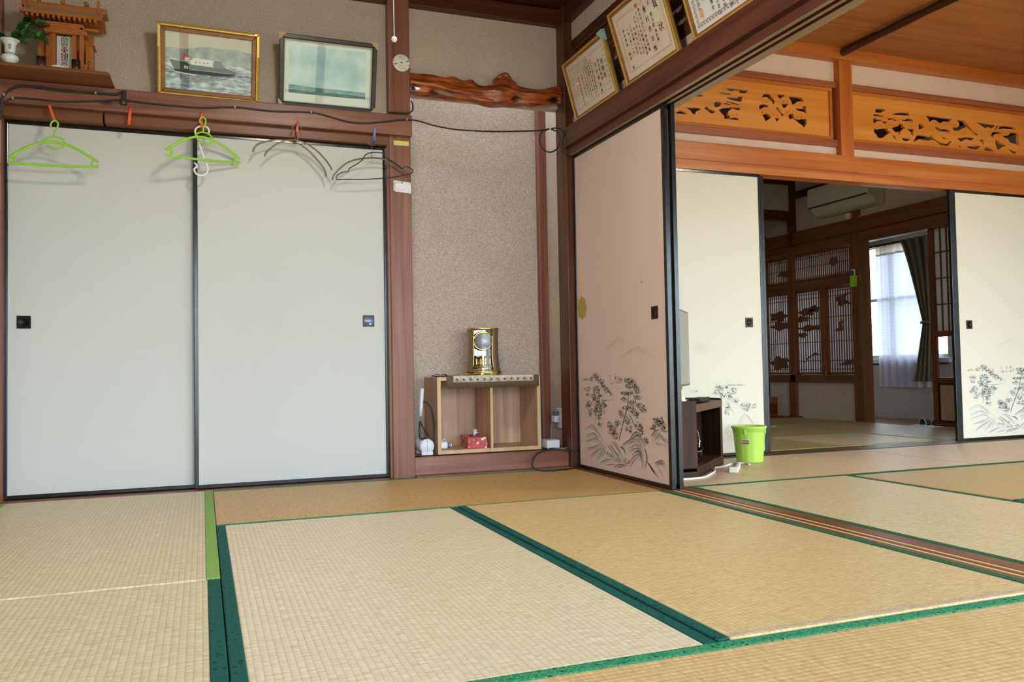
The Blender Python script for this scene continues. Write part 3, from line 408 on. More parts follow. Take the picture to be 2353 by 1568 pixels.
CD = wood('ceiling_dark', 1, lin(50,24,18), lin(70,34,26), lin(88,46,34), rough=.5)
c1 = struct('ceiling_main', MB().box(-.2, 2.86, -5.0, .10, 2.63, 2.75), CD, 'dark brown board ceiling of the closet room')
for i in range(6):
    y = -.42 - i*.455
    MB().box(-.1, 2.84, y-.013, y+.013, 2.603, 2.632).build('batten', DX, c1, .002)
CB = wood('ceiling_board', 0, lin(146,88,44), lin(172,110,60), lin(188,128,76), rough=.45, knots=False, grain=.7)
c2 = struct('ceiling_parlor', MB().box(2.84, 6.9, -5.0, .10, 2.66, 2.78), CB, 'honey brown board ceiling of the parlour')
for i in range(11):
    y1 = .09-i*.455; y0 = y1-.452
    vs = [(2.86, y0, 2.634), (6.75, y0, 2.634), (6.75, y1, 2.642), (2.86, y1, 2.642), (2.86, y0, 2.66), (6.75, y0, 2.66), (6.75, y1, 2.66), (2.86, y1, 2.66)]
    m = MB(); m.add(vs, [(0,1,2,3),(4,7,6,5),(0,4,5,1),(1,5,6,2),(2,6,7,3),(3,7,4,0)]); m.build('board', CB, c2)
LOG = wood('polished_log', 1, lin(48,24,14), lin(74,40,22), lin(100,58,32), rough=.3)
for x in (4.82, 2.98):
    m = MB(); pts = []; rr = []
    for k in range(40):
        y = -.02-k*.12; pts.append((x+.004*math.sin(k*1.1+x), y, 2.607+.003*math.sin(k*.7))); rr.append(.024+.002*math.sin(k*1.9)+.0015*math.sin(k*4.1))
    m.tube(pts, rr, 14); _tn[0] += 1
    struct('trim_%d' % _tn[0], m, LOG, 'slim polished log batten under the parlour ceiling')

# walls around the closet room
wb = MB().box(-.1, 1.80, 0, .06, 1.80, 2.64).box(1.88, 2.86, 0, .06, 2.06, 2.64)
struct('wall_back', wb, PL1, 'sand plaster wall above the closet doors and the alcove')
struct('wall_alcove', MB().box(1.86, 2.86, .345, .40, 0, 2.64).box(1.84, 1.90, .04, .36, .0, 2.64).box(2.832, 2.88, .03, .36, 0, 2.64), PL1, 'glittering sand plaster inside the shallow alcove')
struct('floor_alcove', MB().box(1.88, 2.85, -.03, .36, -.05, .100), WX, 'worn boards of the alcove floor')
struct('wall_left', MB().box(-.2, -.115, -5.0, .12, -.05, 2.7), PL1, 'sand plaster side wall')
struct('wall_closet', MB().box(-.2, 1.9, .90, .96, -.05, 2.7).box(-.2, -.14, .0, .96, -.05, 2.7).box(1.86, 1.90, .36, .96, -.05, 2.7).box(-.2, 1.9, .1, .96, 2.64, 2.7), PL3, 'plaster inside the closet')
struct('wall_south', MB().box(-.2, 6.9, -4.80, -4.74, 1.86, 2.75), PL1, 'plaster band above the veranda opening')
struct('wall_veranda', MB().box(-.2, 8.3, -5.60, -5.52, 1.90, 2.75).box(-.2, -.12, -5.6, -4.9, -.3, 2.75).box(8.2, 8.3, -5.6, -4.6, -.3, 2.75), PL3, 'plaster over the garden doors')
struct('ceiling_veranda', MB().box(-.2, 8.3, -5.6, -4.74, 2.3, 2.36), CB, 'board ceiling of the veranda')
# corridor to the east
struct('wall_corridor', MB().box(7.72, 7.80, -.5, 1.78, -.3, 2.6).box(7.72, 7.80, 1.78, 3.4, -.3, .60).box(7.72, 7.80, 1.78, 3.4, 1.84, 2.6).box(7.72, 7.80, 3.2, 3.6, -.3, 2.6)
       .box(7.72, 7.80, -4.74, -.5, 1.9, 2.6).box(7.72, 7.80, -2.2, -.5, -.3, 2.6).box(6.82, 7.8, 3.42, 3.5, -.3, 2.6).box(7.72, 7.8, -4.8, -4.0, -.3, 2.6), PL3, 'grey plaster corridor wall with a window')  # unseen stretch south of the doorway closed to cut daylight into the parlour
struct('ceiling_corridor', MB().box(6.66, 7.82, -4.9, 3.55, 2.30, 2.36), CD, 'low dark ceiling of the corridor')
struct('wall_east', MB().box(6.70, 6.80, -4.8, .0, 1.86, 2.75), PL2, 'plaster band above the parlour side opening')

# back wall of the parlour, plaster bands round the pierced transoms
struct('wall_parlor', MB().box(2.90, 6.85, .0, .05, 1.90, 2.0).box(2.90, 6.85, .0, .05, 2.41, 2.66), PL2, 'pale pink plaster bands above the parlour doors')
# wall over the sliding doors between the rooms
struct('wall_partition', MB().box(2.835, 2.875, -4.8, .02, 1.90, 2.01).box(2.835, 2.875, -4.8, .02, 2.41, 2.66), PL1, 'plaster bands above the doors between the rooms')

# ------------------------------------------------------------------ timber
trim([(1.778, 1.894, -.062, .06, -.05, 2.64)], WZ, 'square cedar post between closet and alcove', .004)
trim([(2.782, 2.90, -.10, .032, -.05, 2.64)], PZ_, 'square cedar corner post beside the alcove', .004)
trim([(-.115, -.006, -.062, .06, -.05, 2.64)], WZ, 'cedar corner post left of the closet', .004)
trim([(-.115, 1.896, -.092, -.03, 1.806, 1.915)], WX, 'wide cedar rail above the closet doors carrying the cable', .004)
k = trim([(-.01, .409, -.055, .05, 1.757, 1.806), (.418, 1.78, -.055, .05, 1.757, 1.806)], BX, 'grooved head rail of the closet doors', .002)
trim([(-.01, 1.78, -.10, .055, -.05, -.001)], WX, 'worn wooden sill under the closet doors', .002)
trim([(1.766, 1.780, -.05, .03, .0, 1.76)], WZ, 'narrow cedar jamb strip beside the closet doors', .002)
trim([(-.115, 2.84, -.05, .02, 2.535, 2.625)], DX, 'dark ceiling moulding along the closet wall', .004)
trim([(2.79, 2.85, -4.8, .0, 2.535, 2.625)], DY, 'dark ceiling moulding along the partition', .004)
trim([(1.894, 2.80, -.055, .02, .004, .100)], WX, 'cedar front beam of the alcove step', .004)
trim([(1.894, 2.79, -.10, -.05, -.05, .004)], WX, 'flat cedar board in front of the alcove', .001)
trim([(2.778, 2.832, .30, .345, .10, 2.3)], WZ, 'thin cedar post in the back corner of the alcove', .003)
# partition: head rail, picture rail, sill
trim([(2.77, 2.83, -4.8, -.08, 1.806, 1.915), (2.88, 2.95, -4.8, -.02, 1.82, 1.93)], PY_, 'wide cedar picture rail over the doors between the rooms', .004)
KU = wood('pale_underside', 1, lin(134,112,88), lin(158,136,108), lin(176,154,126), rough=.5)
hr = trim([(2.796, 2.818, -4.8, -.09, 1.762, 1.81), (2.838, 2.856, -4.8, -.09, 1.762, 1.81), (2.876, 2.922, -4.8, -.09, 1.762, 1.81), (2.80, 2.92, -4.8, -.09, 1.776, 1.812)], PY_, 'grooved head rail of the partition doors', .001)
hr.data.materials.append(KU)
for p in hr.data.polygons:
    if p.normal.z < -.9: p.material_index = 1
sl = trim([(2.79, 2.818, -4.8, -.10, -.05, .001), (2.838, 2.856, -4.8, -.10, -.05, .001), (2.876, 2.94, -4.8, -.10, -.05, .001), (2.79, 2.94, -4.8, -.10, -.05, -.004)], BY, 'grooved wooden sill between the two rooms', .0008)
TAPE = plain('groove_tape', lin(220,192,132), .45)
MB().box(2.819, 2.837, -4.75, -.11, -.004, -.0006).build('groove_strip', TAPE, sl)
MB().box(2.857, 2.875, -4.75, -.11, -.004, -.0006).build('groove_strip', TAPE, sl)
trim([(2.83, 2.88, -4.8, -.09, 2.0, 2.045), (2.83, 2.88, -4.8, -.09, 2.385, 2.43)], DY, 'dark frame rails of the transom between the rooms', .003)
# parlour back wall
trim([(2.90, 6.9, -.045, .0, 1.82, 1.932)], OX, 'wide honey coloured rail above the parlour doors', .003)
trim([(2.90, 6.9, -.040, -.022, 1.762, 1.82), (2.90, 6.9, -.008, .008, 1.762, 1.82), (2.90, 6.9, .026, .06, 1.762, 1.82), (2.90, 6.9, -.03, .05, 1.776, 1.82)], OX, 'grooved honey coloured head rail of the parlour doors', .001)
trim([(4.800, 4.906, -.050, .06, 1.925, 2.57)], OZ, 'honey cedar post between the pierced transoms', .003)
trim([(2.90, 4.80, -.02, .05, 1.992, 2.040), (4.906, 6.9, -.02, .05, 1.992, 2.040), (2.90, 4.80, -.02, .05, 2.388, 2.428), (4.906, 6.9, -.02, .05, 2.388, 2.428)], wood('rose_cedar_x', 0, lin(140,70,40), lin(168,92,58), lin(186,114,80)), 'reddish frame rails above and below the pierced transoms', .003)
trim([(2.86, 6.9, -.07, .0, 2.565, 2.64)], OX, 'honey coloured ceiling moulding of the parlour', .004)
trim([(2.94, 6.9, -.10, .10, -.05, -.001)], BX, 'grooved sill under the parlour doors', .001)
trim([(6.70, 6.82, -.06, .06, -.05, 2.64)], OZ, 'cedar corner post of the parlour', .004)
trim([(6.70, 6.82, -4.84, -4.72, -.05, 2.64), (2.79, 2.91, -4.84, -4.72, -.05, 2.64), (-.12, 0, -4.84, -4.72, -.05, 2.64)], WZ, 'cedar posts along the veranda', .004)

# ------------------------------------------------------------------ straw mats
def mat_(x0, x1, y0, y1, axis, m, h, label, z=0.0, w=.030):
    t = thing('tatami_mat', label, 'tatami mat', ((x0+x1)/2, (y0+y1)/2, -.055), group=None)
    hx, hy = (x1-x0)/2-.001, (y1-y0)/2-.001
    top = .055+z
    h1, h2 = h if isinstance(h, tuple) else (h, h)
    if axis == 1:
        MB().box(-hx+w, hx-w, -hy, hy, .001, top).build('rush_surface', m, t, .004)
        MB().box(-hx, -hx+w+.001, -hy, hy, .001, top+.0012).build('cloth_border', h1, t, .003)
        MB().box(hx-w-.001, hx, -hy, hy, .001, top+.0012).build('cloth_border', h2, t, .003)
    else:
        MB().box(-hx, hx, -hy+w, hy-w, .001, top).build('rush_surface', m, t, .004)
        MB().box(-hx, hx, -hy, -hy+w+.001, .001, top+.0012).build('cloth_border', h1, t, .003)
        MB().box(-hx, hx, hy-w-.001, hy, .001, top+.0012).build('cloth_border', h2, t, .003)
    return t
T_new = tatami('rush_straw_pale', 1, lin(188,174,128), lin(216,204,162), lin(234,226,194))
T_rose = tatami('rush_blush', 1, lin(200,182,146), lin(226,212,178), lin(242,234,208))
T_gold = tatami('rush_gold', 1, lin(186,154,100), lin(216,188,134), lin(234,212,164))
T_goldx = tatami('rush_gold_x', 0, lin(182,148,94), lin(212,180,124), lin(232,206,156))
T_brown = tatami('rush_tanned', 0, lin(166,126,70), lin(196,156,92), lin(216,184,124))
T_sandx = tatami('rush_sand_x', 0, lin(190,160,116), lin(216,188,146), lin(234,212,176))
T_sand = tatami('rush_sand', 1, lin(186,166,120), lin(214,196,150), lin(232,218,178))
T_olive = tatami('rush_olive_x', 0, lin(168,138,84), lin(190,160,100), lin(206,180,124))
T_olivey = tatami('rush_olive', 1, lin(168,138,84), lin(190,160,100), lin(206,180,124))
mat_(-.01, .8893, -1.93, -.105, 1, T_new, HERI_L, 'pale straw mat with leaf green edging before the closet', .002, .036)
mat_(-.01, .8893, -3.75, -1.935, 1, T_new, HERI_T, 'pale straw mat with dark teal edging touching the leaf green edged mat', 0, .032)
mat_(.8895, 2.785, -1.09, -.105, 0, T_brown, HERI_G, 'tanned straw mat along the closet and the alcove step', -.001, .024)
mat_(.8895, 1.8165, -2.915, -1.094, 1, T_rose, HERI_T, 'blush straw mat with dark teal edging at both long sides')
t3 = mat_(1.818, 2.785, -2.912, -1.094, 1, T_gold, (HERI_T, HERI_D), 'golden straw mat beside the grooved sill between the rooms', .003)
STI = plain('lavender_thread', lin(150,146,186), .7)
m = MB()
for i in range(84):
    x = -.44+i*.0105
    if x < .44: m.box(x, x+.006, -.892, -.889, .0585, .0592)
o = m.build('stitching', STI, t3); o['kind'] = 'stuff'
mat_(.8895, 2.785, -3.84, -2.918, 0, T_goldx, HERI_G, 'golden straw mat laid across, edged bright green with fan motifs', .001, .036)
mat_(-.01, 2.785, -4.73, -3.845, 0, T_goldx, HERI_D, 'golden straw mat beside the veranda opening')
# parlour
mat_(2.945, 4.77, -1.05, -.105, 0, T_sandx, HERI_D, 'sand coloured straw mat under the television cabinet', 0, .026)
mat_(4.775, 6.68, -1.05, -.105, 0, T_sandx, HERI_D, 'sand coloured straw mat in front of the right parlour door', 0, .026)
mat_(2.945, 3.865, -2.87, -1.055, 1, T_sand, HERI_D, 'sand coloured straw mat alongside the grooved sill in the parlour', 0, .028)
mat_(3.87, 5.70, -1.965, -1.055, 0, T_olive, HERI_D, 'yellowish straw mat in the middle of the parlour', .002, .026)
mat_(3.87, 5.70, -2.87, -1.97, 0, T_olive, HERI_D, 'yellowish straw mat nearer the veranda in the parlour', 0, .026)
mat_(5.705, 6.68, -2.87, -1.055, 1, T_olivey, HERI_D, 'yellowish straw mat by the parlour side opening', 0, .026)
mat_(2.945, 6.68, -3.80, -2.875, 0, T_sandx, HERI_D, 'sand coloured straw mat toward the veranda in the parlour')
mat_(2.945, 6.68, -4.73, -3.805, 0, T_sandx, HERI_D, 'sand coloured straw mat at the veranda edge of the parlour')
# inner room
mat_(3.1, 4.9, .105, .90, 0, T_olive, HERI_L, 'straw mat of the inner room behind the parlour doors', 0, .026)
mat_(4.905, 5.75, .105, .90, 0, T_sandx, HERI_L, 'pale straw mat just inside the inner room doorway', 0, .026)
mat_(3.9, 5.75, .905, 1.78, 0, T_olive, HERI_L, 'straw mat in the middle of the inner room', 0, .026)
mat_(5.755, 6.70, .105, 1.92, 1, T_olivey, HERI_L, 'straw mat along the lattice screen wall of the inner room', 0, .026)
mat_(3.9, 6.70, 1.925, 2.74, 0, T_olive, HERI_L, 'straw mat before the alcove of the inner room', 0, .026)

# ------------------------------------------------------------------ sliding doors
INKD = plain('ink_grey', lin(112,114,110), .9); INKG = plain('ink_pine_green', lin(112,130,112), .9); INKP = plain('ink_mauve', lin(166,148,142), .9); INKT = plain('ink_sage', lin(118,128,116), .9)
INKL = plain('ink_pale_grey', lin(188,188,180), .9); INKLG = plain('ink_pale_sage', lin(194,206,194), .9); INKLP = plain('ink_pale_mauve', lin(204,200,196), .9)
INKB = plain('ink_blue_grey', lin(136,146,156), .9); INKBG = plain('ink_blue_sage', lin(146,164,158), .9); INKBP = plain('ink_lilac_grey', lin(188,186,192), .9)
def painting(parent, strokes, leaves, mats, x0, y, name='ink_landscape', xmax=9):
    """flat print: brush lines and leaf dabs laid on the door cloth (u across from x0, z up)"""
    rnd = random.Random(3); m = MB()
    full = []
    for w, pts in strokes:
        full.append((w, pts, 0 if w > .0021 else 4))
        if len(pts) > 3 and w < .009:
            for q in (1, 2, 3):
                full.append((w*rnd.uniform(.5, .9), [(a+rnd.uniform(-.004, .004)+.003*q, b-.007*q+rnd.uniform(-.002, .002)) for a, b in pts[q-1:len(pts)-(q > 1)]], 4))
    for w, pts, mi in full:
        P = [Vector((p[0], p[1], 0)) for p in pts]
        P = smooth_pts(P, 5) if len(P) > 2 else P
        n = len(P); vs = []
        if n < 2: continue
        for i, p in enumerate(P):
            a = P[max(0, i-1)]; b = P[min(n-1, i+1)]; d = (b-a); d = d.normalized() if d.length else Vector((1,0,0))
            nn = Vector((-d.y, d.x, 0)); t = i/(n-1)
            ww = 1.15*w*(.25+.75*math.sin(PI*min(1, t*1.15+.08)))*rnd.uniform(.7, 1.15)
            for s in (-.5, .5):
                q = p+nn*ww*s; vs.append((x0+q.x, y, q.y))
        if max(v[0] for v in vs) > xmax: continue
        m.add(vs, [(2*i, 2*i+1, 2*i+3, 2*i+2) for i in range(n-1)], mi)
    ci = {'g': 1, 't': 2, 'p': 3}
    for c, L in leaves:
        for cx, cz, rx, rz in L:
            n = max(14, int(rx*rz*PI/ .000016))
            for k in range(min(n, 220)):
                a = rnd.uniform(0, 2*PI); r = math.sqrt(rnd.random()); px = cx+rx*1.15*r*math.cos(a)+rnd.gauss(0, .004); pz = cz+rz*1.15*r*math.sin(a)+rnd.gauss(0, .003)
                if px+x0 > xmax: continue
                s = rnd.uniform(.0016, .0046); an = rnd.uniform(-.5, .5)+(0 if c != 'g' else .2)
                d = Vector((math.cos(an), math.sin(an)))*s*1.5; e = Vector((-math.sin(an), math.cos(an)))*s*.55
                yy = y-.0002
                m.add([(x0+px-d.x, yy, pz-d.y), (x0+px+e.x, yy, pz+e.y), (x0+px+d.x, yy, pz+d.y), (x0+px-e.x, yy, pz-e.y)], [(0,1,2,3)], ci[c] if rnd.random() < .6 else 4+(c == 'p'))
    o = m.build(name, list(mats), parent); o['kind'] = 'stuff'; return o
_dn = [0]
def fusuma(w, h, loc, rz, cloth, label, pulls=(), stile=.020, rail=.018, t=.022, frame=LACQ, pm=IRON, cup=IRON2):
    _dn[0] += 1
    d = bpy.data.objects.new('door_%d' % _dn[0], None); COL.objects.link(d); d.location = loc; d.rotation_euler = (0, 0, rz)
    tag(d, label, 'sliding door', None, 'structure')
    MB().box(stile-.002, w-stile+.002, -t*.30, t*.30, rail-.002, h-rail+.002).build('door_cloth', cloth, d)
    for x in (0, w-stile): MB().box(x, x+stile, -t/2, t/2, 0, h).build('stile', frame, d, .003)
    for z in (0, h-rail): MB().box(stile, w-stile, -t/2+.001, t/2-.001, z, z+rail).build('rail', frame, d, .002)
    for px, pz, pw, ph in pulls:
        y = -t*.30
        p = MB().box(-pw/2, pw/2, -.002, .002, -ph/2, ph/2).build('door_pull', pm, d, .001, M=Matrix.Translation((px, y-.001, pz)))
        q = MB(); R = min(pw, ph)*.40
        q.lathe([(R, .0018), (R*.97, .0034), (R*.90, .0034), (R*.84, .0022), (1e-4, .0023)], 28, Matrix.Rotation(PI/2, 4, 'X'))
        q.build('pull_cup', cup, p)
    return d
BLUEC = plain('reflective_cup', lin(98,120,150), .25, .5)
# closet pair
fusuma(.875, 1.752, (-.012, .022, .003), 0, PAPER, 'left white cloth closet door with black lacquer frame', [(.085, .813, .058, .060)], cup=IRON2, pm=IRON2)
fusuma(.963, 1.752, (.807, -.010, .003), 0, PAPER, 'right white cloth closet door with black lacquer frame', [(.858, .822, .060, .060)], cup=BLUEC)
# partition pair, seen from the closet room
d1 = fusuma(.995, 1.757, (2.828, -.108, .003), -PI/2, PAPER2, 'rose cloth sliding door with ink landscape and a gold flower sticker', [(.872, .807, .060, .060)], stile=.026)
painting(d1, LAND_A, LAND_A_LEAF, (INKD, INKG, INKT, INKP, plain('ink_wash', lin(160,156,144), .9), plain('ink_wash_mauve', lin(190,172,162), .9)), .034, -.0075)
d2 = fusuma(.995, 1.757, (2.866, -.110, .003), -PI/2, PAPER3, 'sliding door standing behind the rose landscape door', stile=.026)
GOLDP = plain('gold_sticker', lin(172,156,72), .5)
m = MB(); poly = []
for k in range(120):
    a = 2*PI*k/120; r = .052+.012*abs(math.cos(4*a)) ; poly.append((.085+r*math.cos(a)*.92, .888+.0+r*math.sin(a)*1.05))
m.prism(poly, 0, .0006, Matrix(((1,0,0,0),(0,0,-1,-.0072),(0,1,0,0),(0,0,0,1))))
m.build('flower_sticker', GOLDP, d1)
m = MB(); m.prism([(-.02,-.006),(.016,.007),(.004,-.002)], 0, .0005, Matrix(((1,0,0,.755),(0,0,-1,-.0072),(0,1,0,.962),(0,0,0,1)))); m.build('torn_spot', INKD, d1)
# parlour doors
d3 = fusuma(.935, 1.757, (3.222, -.030, .003), 0, PAPER3, 'cream parlour door with pale hill landscape behind the television', [(.82, .82, .056, .060)], stile=.022)
painting(d3, LAND_B, LAND_B_LEAF, (INKL, INKLG, INKLG, INKLP, plain('pale_wash', lin(210,208,196), .9), plain('pale_wash_mauve', lin(214,208,198), .9)), .028, -.038+.030)
d4 = fusuma(.935, 1.757, (3.272, .010, .003), 0, PAPER3, 'cream parlour door slid behind the pale hill landscape door', stile=.024)
d5 = fusuma(.935, 1.757, (5.740, -.030, .003), 0, PAPER3, 'cream parlour door with blue grey pine landscape', [(.148, .810, .056, .060)], stile=.055)
painting(d5, LAND_A, LAND_A_LEAF, (INKB, INKBG, INKBG, INKBP, plain('blue_wash', lin(188,194,196), .9), plain('blue_wash_mauve', lin(202,200,202), .9)), .060, -.0075, xmax=.875)
# ------------------------------------------------------------------ pierced transoms
def dots(L, r): return [[(x+r*math.cos(2*PI*k/8), z+r*.8*math.sin(2*PI*k/8)) for k in range(8)] for x, z in L]
def transom(name, label, x0, x1, z0, z1, holes, dts, r, yc, axis='Y', frame=True, mat=None, fmat=None):
    RN_ = mat or RN; OX_ = fmat or OX
    t = thing(name, label, 'transom')
    fill_board('pierced_board', [(x0, z0), (x1, z0), (x1, z1), (x0, z1)], holes+dots(dts, r), yc-.010, yc+.010, RN_, t, axis)
    if frame:
        w = .022
        for a, b, c, d in ((x0, x1, z0, z0+w), (x0, x1, z1-w, z1), (x0, x0+w, z0+w, z1-w), (x1-w, x1, z0+w, z1-w)):
            m = MB()
            if axis == 'Y': m.box(a, b, yc-.022, yc-.0095, c, d)
            else: m.box(yc-.022, yc-.0095, a, b, c, d)
            m.build('frame_strip', OX_, t, .003)
    return t
tl = transom('carved_transom', 'orange pierced cedar transom with clouds and pines beside the partition', 2.93, 4.775, 2.040, 2.388, HOLES_L, DOTS_L, .0045, .015)
tr = transom('carved_transom', 'orange pierced cedar transom with crane and pines right of the cedar post', 4.925, 6.70, 2.040, 2.388, HOLES_R, DOTS_R, .0038, .015)
def mirror(L, f): return [[(f(x), z) for x, z in h] for h in L]
fy = lambda x: -.25-(x-4.95)*.9
pt = transom('carved_transom', 'dark backlit pierced transom behind the framed certificates', -2.05, -.12, 2.045, 2.385, mirror(HOLES_R, fy), [(fy(x), z) for x, z in DOTS_R], .004, 2.855, 'X', True, PY_, PY_)
fy2 = lambda x: -2.2-(x-3.6)*.9
pt2 = transom('carved_transom', 'pierced transom between the rooms nearer the veranda', -4.0, -2.06, 2.045, 2.385, mirror(HOLES_L, fy2), [(fy2(x), z) for x, z in DOTS_L], .004, 2.855, 'X', True, PY_, PY_)

# ------------------------------------------------------------------ inner room seen through the doorway
struct('wall_inner', MB().box(6.735, 6.80, 1.93, 3.6, 0, .37).box(6.735, 6.80, .0, 3.6, 1.90, 2.62).box(6.735, 6.80, 3.26, 3.6, 0, 2.0), PL1, 'sand plaster of the inner room side wall')
struct('wall_inner_back', MB().box(2.9, 6.74, 3.55, 3.62, -.05, 2.62).box(2.9, 6.66, 2.76, 2.82, 2.17, 2.62).box(2.9, 3.06, .06, 3.6, -.05, 2.62), PL3, 'grey plaster of the inner room alcove')
struct('ceiling_inner', MB().box(2.9, 6.82, .05, 3.62, 2.50, 2.60), CD, 'dark ceiling of the inner room')
trim([(2.9, 6.70, 2.74, 2.84, 2.075, 2.17)], DX, 'dark alcove lintel in the inner room', .003)
trim([(6.65, 6.735, 2.75, 2.80, 1.80, 2.5), (2.9, 6.7, 2.74, 2.80, 2.445, 2.5)], DX, 'dark timbers over the inner room alcove', .003)
trim([(2.9, 6.735, 2.745, 2.80, -.05, .012), (2.9, 6.735, 2.76, 3.56, -.05, .004)], DX, 'dark alcove step of the inner room', .003)
trim([(6.685, 6.76, .05, 3.56, 1.815, 1.945)], BY, 'brown rail above the lattice windows of the inner room', .003)
trim([(6.715, 6.80, .05, 3.56, 1.705, 1.815)], BY, 'brown head beam above the lattice windows', .003)
trim([(6.700, 6.83, 1.838, 1.955, -.05, 2.5)], BZ, 'brown post beside the inner room doorway', .003)
trim([(6.705, 6.80, 2.795, 2.90, -.03, .38)], BZ, 'short brown post under the lattice windows', .003)
trim([(6.705, 6.80, 1.955, 3.56, .365, .445)], BY, 'brown sill of the lattice windows', .003)
trim([(6.710, 6.80, 1.955, 3.56, 1.325, 1.415)], BY, 'brown rail between lattice windows and lattice transom', .003)
trim([(6.705, 6.80, 2.338, 2.402, .44, 1.33)], BZ, 'brown mullion between crane and pine windows', .002)
trim([(6.705, 6.80, 2.798, 2.882, .38, 1.80)], BZ, 'brown mullion at the inner alcove edge', .002)
trim([(6.60, 6.70, 3.30, 3.36, 1.2, 2.08)], BZ, 'brown alcove shelf post', .002)
_wn = [0]
def lattice_window(y0, y1, z0, z1, label, nv, hz, cut=None):
    _wn[0] += 1
    w = bpy.data.objects.new('window_%d' % _wn[0], None); COL.objects.link(w); w.location = (6.745, (y0+y1)/2, z0); tag(w, label, 'window', None, 'structure')
    hy = (y1-y0)/2; h = z1-z0
    for a in (-hy, hy-.022): MB().box(-.014, .014, a, a+.022, 0, h).build('stile', BZ, w, .002)
    for a in (0, h-.022): MB().box(-.014, .014, -hy, hy, a, a+.022).build('rail', BY, w, .002)
    m = MB()
    for i in range(nv):
        y = -hy+.022+(2*hy-.044)*(i+1)/(nv+1); m.box(-.008, .002, y-.0042, y+.0042, .02, h-.02)
    for z in hz: m.box(-.004, .004, -hy+.02, hy-.02, h*z-.004, h*z+.004)
    m.build('lattice', BZ, w)
    MB().box(.006, .008, -hy+.01, hy-.01, .01, h-.01).build('paper_pane', SHOJI, w)
    for nm, poly in (cut or []):
        q = MB(); q.prism([(p[0]*2*hy-hy, p[1]*h) for p in poly], 0, .005, Matrix(((0,0,1,-.0135),(1,0,0,0),(0,1,0,0),(0,0,0,1)))); q.build(nm, BZ, w)
    return w
def blob(cx, cy, rx, ry, n=20, seed=0, bump_=.22, lobes=5):
    r_ = random.Random(seed); ph = r_.uniform(0, 6)
    return [(cx+rx*(1+bump_*math.sin(lobes*2*PI*k/n+ph))*math.cos(2*PI*k/n), cy+ry*(1+bump_*math.sin(lobes*2*PI*k/n+ph))*math.sin(2*PI*k/n)) for k in range(n)]
# local window axes: first value 0 = doorway side, 1 = alcove side
crane = [(.02,.93),(.25,.90),(.30,.84),(.15,.80),(.05,.775),(.30,.79),(.45,.765),(.60,.79),(.52,.83),(.68,.82),(.66,.86),(.60,.89),(.45,.885),(.30,.905)]
crane2 = [(.30,.50),(.42,.51),(.45,.57),(.34,.61),(.55,.59),(.58,.53),(.72,.50),(.55,.485),(.45,.495)]
leaf = [(.02,.12),(.02,.17),(.25,.16),(.60,.11),(.35,.10)]
lattice_window(1.958, 2.340, .448, 1.322, 'lattice paper window with carved flying cranes beside the post', 9, (.06,.16,.38,.66,.90,.95), [('carved_crane', crane), ('carved_crane', crane2), ('carved_cloud', leaf)])
pine = [('carved_pine', blob(.58,.74,.28,.045,24,1)), ('carved_pine', blob(.30,.77,.20,.04,24,2)), ('carved_pine', blob(.75,.66,.24,.035,24,3)), ('carved_pine', blob(.45,.55,.42,.035,28,4)), ('carved_pine', blob(.75,.47,.18,.03,20,5)), ('carved_bird', [(.10,.23),(.45,.22),(.75,.13),(.60,.20),(.30,.26)])]
lattice_window(2.400, 2.800, .448, 1.322, 'lattice paper window with carved pine boughs beside the short post', 9, (.06,.16,.38,.66,.90,.95), pine)
lattice_window(2.880, 3.280, .448, 1.322, 'lattice paper window with carved pine boughs inside the inner alcove', 9, (.06,.16,.38,.66,.90,.95), [('carved_pine', blob(.5,.72,.35,.06,24,6)), ('carved_pine', blob(.4,.60,.40,.05,24,7)), ('carved_pine', blob(.5,.14,.35,.08,24,8))])
lattice_window(1.958, 3.270, 1.418, 1.702, 'long lattice transom above the paper windows', 44, (.12,.5,.85), [('carved_cloud', blob(.20,.55,.045,.16,20,9)), ('carved_cloud', blob(.75,.4,.10,.12,20,10))])

# paper screen door standing in the doorway to the corridor
d6 = bpy.data.objects.new('door_%d' % (_dn[0]+1), None); _dn[0] += 1; COL.objects.link(d6); d6.location = (6.79, 1.115, .0)
tag(d6, 'paper lattice screen door with a glass pane beside the corridor', 'sliding door', None, 'structure')
for y in (-.055, -.90): MB().box(-.015, .015, y, y+.050, 0, 1.755).build('stile', BZ, d6, .002)
for z, h in ((0, .036), (.374, .046), (.77, .05), (1.715, .04)): MB().box(-.014, .014, -.86, -.05, z, z+h).build('rail', BY, d6, .002)
for i in range(1, 13): MB().box(-.007, .007, -.055-i*.064-.004, -.055-i*.064+.004, .82, 1.715).build('muntin', BZ, d6)
for z in (1.048, 1.273, 1.498): MB().box(-.007, .007, -.86, -.05, z-.005, z+.005).build('muntin', BY, d6)
MB().box(.008, .009, -.86, -.05, .82, 1.72).build('paper_pane', SHOJI, d6)
GLASS = pane_glass('window_glass', (.97,.98,.98))
MB().box(-.002, .002, -.86, -.05, .42, .77).build('glass_pane', GLASS, d6)
BEIGE = paper('lower_panel_cloth', lin(196,170,148))
MB().box(-.004, .004, -.84, -.072, .055, .355).build('lower_panel', BEIGE, d6)
m = MB()
for a in ((-.86,-.84,.036,.374), (-.072,-.05,.036,.374), (-.84,-.072,.036,.055), (-.84,-.072,.355,.374)): m.box(-.006, .006, *a)
m.build('black_beading', LACQ, d6)

